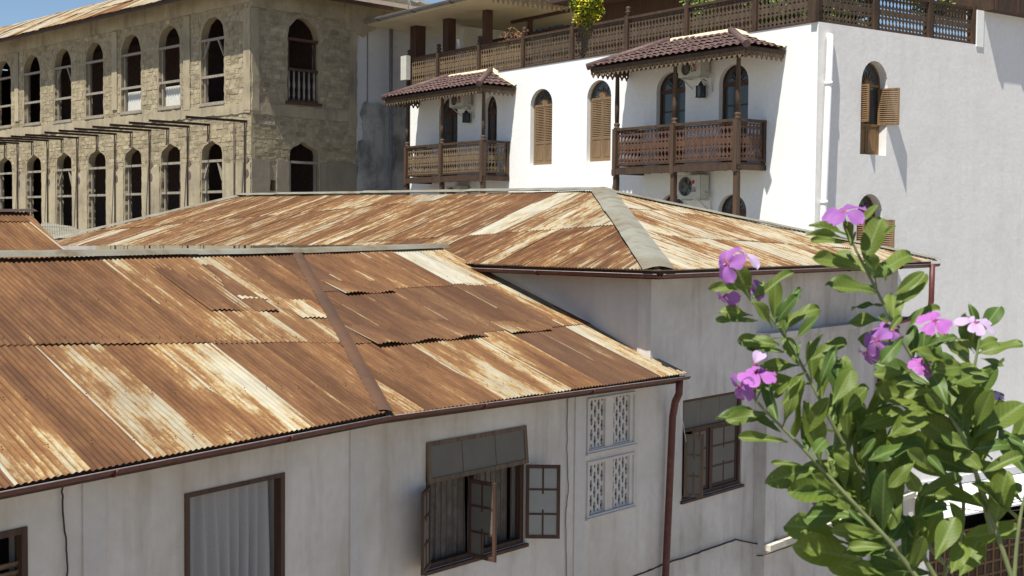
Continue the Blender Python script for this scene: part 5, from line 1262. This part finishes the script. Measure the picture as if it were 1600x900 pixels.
# ================================================================== periwinkle in the foreground
PD = 1.12
def near(x, y, d=PD): return EYE + ray(x, y)*d
plant = thing('periwinkle_plant', 'leafy green periwinkle with mauve flowers growing up close at the right', 'flowering plant', Matrix.Translation(near(1450, 1000)))
PX = PD/FPX                                                   # metres per photo pixel at the plant
stems = [
 [(1428, 896), (1394, 851), (1345, 798), (1292, 741), (1254, 700), (1224, 670), (1190, 636), (1172, 612)],
 [(1458, 896), (1420, 830), (1380, 780), (1341, 730), (1303, 666), (1273, 609), (1248, 562), (1222, 520), (1190, 475), (1165, 445)],
 [(1580, 900), (1560, 840), (1540, 780), (1520, 725), (1508, 690), (1485, 650), (1462, 607), (1430, 565), (1400, 515), (1378, 470), (1355, 425), (1335, 385), (1322, 350)],
 [(1525, 740), (1512, 690), (1516, 640), (1520, 590), (1528, 545), (1532, 520)],
 [(1400, 800), (1362, 760), (1335, 715), (1345, 660)],
 [(1475, 900), (1500, 840), (1505, 780), (1490, 720), (1478, 660), (1455, 600), (1440, 575)],
 [(1585, 900), (1590, 840), (1600, 780), (1620, 720)],
 [(1360, 900), (1330, 850), (1300, 820)],
]
sdep = [1.10, 1.14, 1.12, 1.16, 1.16, 1.18, 1.10, 1.17]
for s_, dp in zip(stems, sdep):
    s2 = [(s_[0][0]+(s_[0][0]-s_[1][0])*2.0, s_[0][1]+(s_[0][1]-s_[1][1])*2.0)]+s_
    P = [near(x, y, dp) for x, y in s2]; n = len(P); m = MB()
    # smooth
    Q = []
    for i in range(n-1):
        for k in range(4):
            t = k/4; p0, p1, p2, p3 = P[max(i-1, 0)], P[i], P[i+1], P[min(i+2, n-1)]
            Q.append(.5*((2*p1)+(p2-p0)*t+(2*p0-5*p1+4*p2-p3)*t*t+(3*p1-p0-3*p2+p3)*t**3))
    Q.append(P[-1]); N = len(Q); m.tube(Q, [(4.0-2.2*i/N)*PX for i in range(N)], 8)
    part('stem', m, M_stem, plant, Matrix())
    s_.append(None)
LV = []
def leaf_mesh(wf, curl, fold, wav, seed):
    prof = [(0, .018), (.06, .03), (.15, .075), (.27, .125), (.4, .175), (.52, .21), (.64, .228), (.76, .222), (.86, .185), (.93, .135), (.975, .08), (1, .012)]
    rnd = random.Random(seed); a1 = rnd.uniform(0, 6); vs = []; fs = []; K = (-1, -.66, -.33, 0, .33, .66, 1)
    for j, (t, h) in enumerate(prof):
        for k in K:
            x = k*h*wf; z = fold*abs(k)*h-curl*t*t+wav*sin(t*8+a1+k*1.5)*abs(k)*.06-.004*(k == 0)
            vs.append((x+.02*sin(t*3+a1)*t, t, z))
    n = len(K)
    for j in range(len(prof)-1):
        for k in range(n-1): q = j*n+k; fs.append((q, q+1, q+n+1, q+n))
    m = MB(); m.add(vs, fs, True); return m.mesh('leaf')
shapes = [(1.0, .10, .25, .8), (1.12, .2, .15, 1.2), (.9, .05, .4, .6), (1.0, .3, .1, 1.4), (.8, .15, .5, .8)]
for mt in (M_leaf, M_leafdark, M_leafyoung):
    L_ = []
    for q, sh in enumerate(shapes): me = leaf_mesh(*sh, q); me.materials.append(mt); L_.append(me)
    LV.append(L_)
rl = random.Random(42); leaf_n = 0
def leaf(bx, by, tx, ty, wf=1.0, kind=0, d=PD, dd=None, roll=None, face=.7):
    global leaf_n
    dd = rl.uniform(-.022, .022) if dd is None else dd
    b = near(bx, by, d); t = near(tx, ty, d+dd); Y = (t-b); L = Y.length; Y.normalize()
    N = (EYE-b).normalized()*face+Vector((rl.uniform(-.35, .35), 0, .45+rl.uniform(-.25, .25)))
    if roll is not None: N = Matrix.Rotation(roll, 3, Y) @ N
    N = (N-Y*N.dot(Y)).normalized(); X = Y.cross(N).normalized()
    wf *= .86; M_ = Matrix((X*L*wf, Y*L, N*L)).transposed().to_4x4(); M_.translation = b
    link('leaf', rl.choice(LV[kind]), plant, M_); leaf_n += 1
def A5(X, Y): return 1080+X/2.646, 280+Y/2.646
def A6(X, Y): return 1080+X/2.646, 560+Y/2.646
L5 = [(700,370,520,315,.8,0),(640,262,490,247,.55,0),(650,250,488,215,.6,0),(715,345,775,152,1.25,0),(690,190,772,105,1.0,0),(790,235,845,190,1.0,0),(755,410,908,272,1.1,0),(765,470,588,440,1.05,0),
(838,545,966,385,1.25,0),(805,590,645,560,.95,0),(835,480,960,380,.9,0),(890,585,1032,518,.9,0),(245,505,185,342,1.35,0),(255,445,78,445,.6,0),(275,490,412,372,.9,0),(252,565,133,530,1.1,0),
(335,615,268,505,1.5,0),(338,590,443,435,.55,1),(345,600,425,478,.8,1),(350,620,518,505,.9,0),(275,585,95,578,.45,1),(365,685,195,660,1.05,0),(430,665,523,566,1.0,1),(385,715,222,690,.8,1),
(490,750,636,648,.95,0),(445,770,385,655,1.2,0),(470,775,540,640,.6,1),(520,880,590,700,.6,1),(600,890,672,778,1.2,0),(625,900,718,852,1.2,0),(530,800,635,750,.6,1),(465,800,340,900,.55,0),(480,800,400,860,.7,0),
(880,650,790,750,.9,1),(962,695,1082,640,.8,1),(1045,680,1165,715,1.3,0),(1182,700,1278,640,1.5,0),(1195,740,1296,768,.75,1),(1000,790,1130,765,1.2,0),(905,800,760,795,.8,0),(860,640,790,560,.8,0),
(1080,850,1218,775,1.35,0),(1000,870,880,895,.9,0),(1045,760,960,680,.9,0),(1170,720,1110,640,1.0,0),(1150,800,1230,810,1.0,0),(950,860,860,840,.7,2),(690,360,640,300,.5,2),(660,270,640,160,.8,0),(810,640,870,560,1.0,0),(900,620,960,530,.8,2),
(760,385,720,330,1.0,1),(1090,690,1020,620,.9,0),(820,700,760,740,.9,0),(300,680,232,705,.5,1),(250,500,300,420,.6,2)]
L6 = [(325,225,143,245,.75,0),(400,345,193,322,.62,0),(370,305,268,238,.85,1),(378,280,440,125,.75,0),(468,320,568,165,1.0,0),(365,205,460,80,.65,0),(585,190,665,42,1.15,0),(600,250,718,120,1.1,0),(645,330,640,195,1.1,0),
(690,290,878,210,1.0,0),(690,350,790,250,.6,1),(815,325,985,195,.95,0),(735,425,965,295,.85,1),(500,400,560,320,1.1,1),(455,440,330,428,.5,0),(562,525,380,522,.75,0),(560,550,435,545,.65,1),(690,605,800,500,1.25,1),
(665,655,458,635,1.15,1),(725,700,650,620,.7,1),(812,770,900,635,1.05,1),(805,780,650,775,.85,0),(705,480,610,385,1.1,0),(690,475,560,420,.8,0),(935,655,1070,600,.9,1),(945,570,1112,480,1.25,0),(905,555,1075,330,.0,0),
(1165,380,1340,330,.9,1),(1165,335,1378,178,.95,0),(1215,475,1130,385,1.2,0),(1262,680,1290,480,1.5,0),(1120,590,960,550,1.2,0),(1010,830,1090,650,1.5,0),(1110,900,1195,735,1.5,0),(1075,890,1130,750,1.0,0),
(1195,780,1262,730,1.0,0),(1130,735,1080,590,1.0,0),(960,700,880,750,.8,0),(930,800,820,850,1.0,0),(800,900,690,840,.8,0),(1180,280,1240,130,1.2,0),(1100,240,1180,100,1.1,0),(1110,260,1000,120,1.0,0),(1060,190,1000,60,1.1,1),
(1040,130,1170,20,1.3,0),(1210,470,1370,390,1.1,0),(1240,560,1376,520,.9,0),(1150,380,1050,300,1.1,0),(1140,350,1010,350,.9,0),(930,420,820,520,.9,0),(880,440,940,560,1.0,0),(870,600,830,700,.9,0),(1000,470,900,380,1.0,0),
(600,560,520,480,.7,0),(760,740,700,800,.8,0),(900,880,960,740,.9,0),(1230,640,1180,560,.9,0),(1300,320,1376,360,1.0,1),(1090,430,1150,300,1.0,0),(1050,480,980,400,1.0,1),(1160,220,1120,60,1.0,0),(700,420,760,330,.8,1)]
for bx, by, tx, ty, wf, k in L5: a = A5(bx, by); b = A5(tx, ty); leaf(*a, *b, min(1.22, wf), k, rl.uniform(1.08, 1.13))
for bx, by, tx, ty, wf, k in L6:
    if wf: a = A6(bx, by); b = A6(tx, ty); leaf(*a, *b, min(1.22, wf*1.05), k, rl.uniform(1.07, 1.14))
# further leaves in opposite pairs along the stems
for si, (s_, dp) in enumerate(zip(stems, sdep)):
    s_ = s_[:-1]; acc = 0; flip = 1
    for i in range(len(s_)-1):
        (x0, y0), (x1, y1) = s_[i], s_[i+1]; L = hypot(x1-x0, y1-y0); a = atan2(y1-y0, x1-x0); k = 0
        while acc < L:
            x = x0+(x1-x0)*acc/L; y = y0+(y1-y0)*acc/L; acc += rl.uniform(24, 34)
            inner = y > 590
            for sg in (-1, 1):
                if rl.random() < (.10 if inner else .5): continue
                if x > 1440 and y > 745 and rl.random() < .75: continue
                if x < 1205 and si in (0, 1): continue
                if si in (0, 1) and sg == -1 and x < 1330 and rl.random() < .25: continue
                ang = a+sg*radians(rl.uniform(22, 60)); ll = rl.uniform(66, 104)*(1 if inner else .7)
                leaf(x, y, x+ll*cos(ang), y+ll*sin(ang), rl.uniform(.72, 1.1), rl.choice((0, 0, 0, 1)), dp+rl.uniform(.01, .05), rl.uniform(-.03, .03), rl.uniform(-.6, .6))
        acc -= L
# dense lower mass
for q in range(22):
    x = rl.uniform(1370, 1620); y = rl.uniform(640, 905)
    if y > 760 and x > 1590: continue
    if x > 1430 and y > 735: continue
    a = radians(rl.uniform(-165, -20)); ll = rl.uniform(75, 110)
    leaf(x, y, x+ll*cos(a), y+ll*sin(a), rl.uniform(.9, 1.3), rl.choice((0, 0, 1)), rl.uniform(1.15, 1.25), None, rl.uniform(-.5, .5))
# young shoots
for x, y in ((1228, 525), (1247, 560), (1383, 440), (1300, 740), (1180, 628), (1455, 585), (1330, 385), (1530, 530)):
    for k in range(4): a = radians(-90+rl.uniform(-28, 28)); ll = rl.uniform(16, 40); leaf(x, y, x+ll*cos(a), y+ll*sin(a), .42, 2, 1.10, .0)
print('leaves', leaf_n)
def petal_mesh(seed):
    rnd = random.Random(seed); prof = [(0, .04), (.12, .07), (.25, .16), (.4, .27), (.55, .37), (.7, .43), (.83, .42), (.93, .32), (1.0, .14)]
    vs = []; fs = []; K = (-1, -.5, 0, .5, 1); a = rnd.uniform(0, 6)
    for t, h in prof:
        for k in K: vs.append((k*h+.05*t*t, t, -.26*t*t+.11*sin(k*2.8+a)*t+.10*abs(k)*sin(t*6+a)+.05*sin(k*7+a*2)*t*t))
    for j in range(len(prof)-1):
        for k in range(4): q = j*5+k; fs.append((q, q+1, q+6, q+5))
    m = MB(); m.add(vs, fs, True); return m.mesh('petal')
PM = {mt.name: [petal_mesh(i) for i in range(3)] for mt in (M_petal, M_petalhot, M_petalpale)}
for nme, ms in PM.items():
    for me in ms: me.materials.append(bpy.data.materials[nme])
def flower(x, y, r, facing, mt, rot=0, petals=(0, 1, 2, 3, 4), d=1.09, pale=()):
    c = near(x, y, d); N = Vector(facing).normalized(); X = N.orthogonal().normalized(); X = (Vector((1, .1, 0))-N*N.x).normalized(); Y = N.cross(X)
    R_ = r*.84*PX*d/PD
    m = MB(); m.tube([c-N*R_*.9, c-N*R_*.3, c+N*R_*.02], [R_*.05, R_*.06, R_*.1], 8); f = part('flower', m, M_stem, plant, Matrix())
    for k in petals:
        a = rot+2*pi*k/5+rl.uniform(-.08, .08); P_ = X*cos(a)+Y*sin(a); tilt = rl.uniform(-.15, .2); Pd = (P_*cos(tilt)+N*sin(tilt)).normalized(); Nn = (N-Pd*N.dot(Pd)).normalized(); S_ = Pd.cross(Nn)
        M_ = Matrix((S_*R_, Pd*R_, Nn*R_)).transposed().to_4x4(); M_.translation = c
        link('petal', rl.choice(PM[M_petalpale.name if k in pale else mt.name]), f, M_)
    m = MB(); m.tube([c+N*R_*.02, c+N*R_*.05], [R_*.07, R_*.05], 8); part('flower_eye', m, simple('flower_eye', (.5, .02, .2), .6, .2, .1) if 'flower_eye' not in bpy.data.materials else bpy.data.materials['flower_eye'], f, Matrix())
flower(1318, 330, 42, (-.25, -.42, .85), M_petal, .3)
flower(1137, 412, 38, (-.86, -.42, .30), M_petal, .9, pale=())
flower(1160, 396, 40, (.25, -.25, .95), M_petalpale, .5, (0, 1, 4), 1.11)
flower(1182, 458, 26, (.5, -.8, .1), M_petal, .2, (0, 1, 2, 4), 1.12)
flower(1132, 462, 30, (-.75, -.35, -.4), M_petal, .6, (0, 3, 4), 1.12)
flower(1183, 583, 37, (-.12, -.42, .90), M_petalhot, .35)
flower(1178, 570, 30, (-.35, -.75, .1), M_petalpale, 1.2, (0, ), 1.085)
flower(1156, 604, 32, (-.75, -.45, -.2), M_petal, .8, (2, 3, 4, 0))
flower(1370, 532, 30, (-.72, -.55, .3), M_petal, .2)
flower(1396, 516, 26, (.2, -.7, .6), M_petal, 1.0, (0, 1, 2, 3), 1.11)
flower(1354, 550, 28, (-.7, -.4, -.35), M_petal, .5, (3, 4, 0), 1.11)
flower(1461, 502, 32, (-.1, -.55, .82), M_petalhot, .1, (0, 1, 2, 3, 4))
flower(1524, 505, 38, (.05, -.30, .95), M_petalpale, .7)
flower(1441, 571, 25, (.1, -.6, .7), M_petalhot, .4, (0, 1, 2, 3, 4), 1.11)
flower(1562, 624, 20, (.2, -.6, .7), M_petalpale, .4, (0, 1, 2), 1.15)
flower(1278, 780, 14, (0, -.8, .4), M_petal, .4, (0, 1, 2, 3), 1.2)
# nails along the battens of the front roof
def nails(parent, O, up, n, rows_px, x0, x1):
    up = up.normalized(); n = n.normalized(); ex = up.cross(n).normalized(); m = MB(); rnd = random.Random(3)
    for (x, y) in rows_px:
        t = (on_plane(x, y, O, n)-O).dot(up); s = x0
        while s < x1:
            p = O+ex*(s+rnd.uniform(-.01, .01))+up*(t+rnd.uniform(-.02, .02))+n*.032; q = .011
            v = [p+ex*q*cos(a)+up*q*sin(a) for a in (0, 1.26, 2.5, 3.77, 5.03)]; pr = proj(p)
            if inside_px(pr): m.add(v+[p+n*.012], [(i, (i+1) % 5, 5) for i in range(5)]+[(4, 3, 2, 1, 0)])
            s += .076*rnd.choice((3, 3, 4, 6))
    part('roof_nails', m, M_iron, parent, Matrix(), kind='stuff')
inside_px = lambda p: p[0] < 462+(p[1]-394)*.56 and p[1] > 402 and p[1] < 748-p[0]*.178
nails(roof1, eb, upF, nrF, [(185, 530), (100, 470), (60, 425), (120, 620), (200, 690)], -14, 4)
inside_px = lambda p: p[0] > 474+(p[1]-394)*.56 and p[1] > 400 and p[1] < 636-(p[0]-600)*.125 and p[1] > 424+(p[0]-745)*.5
nails(roof1, er, upE, nrE, [(728, 510), (620, 438), (700, 570), (800, 600), (600, 412), (680, 470)], -9, .2)
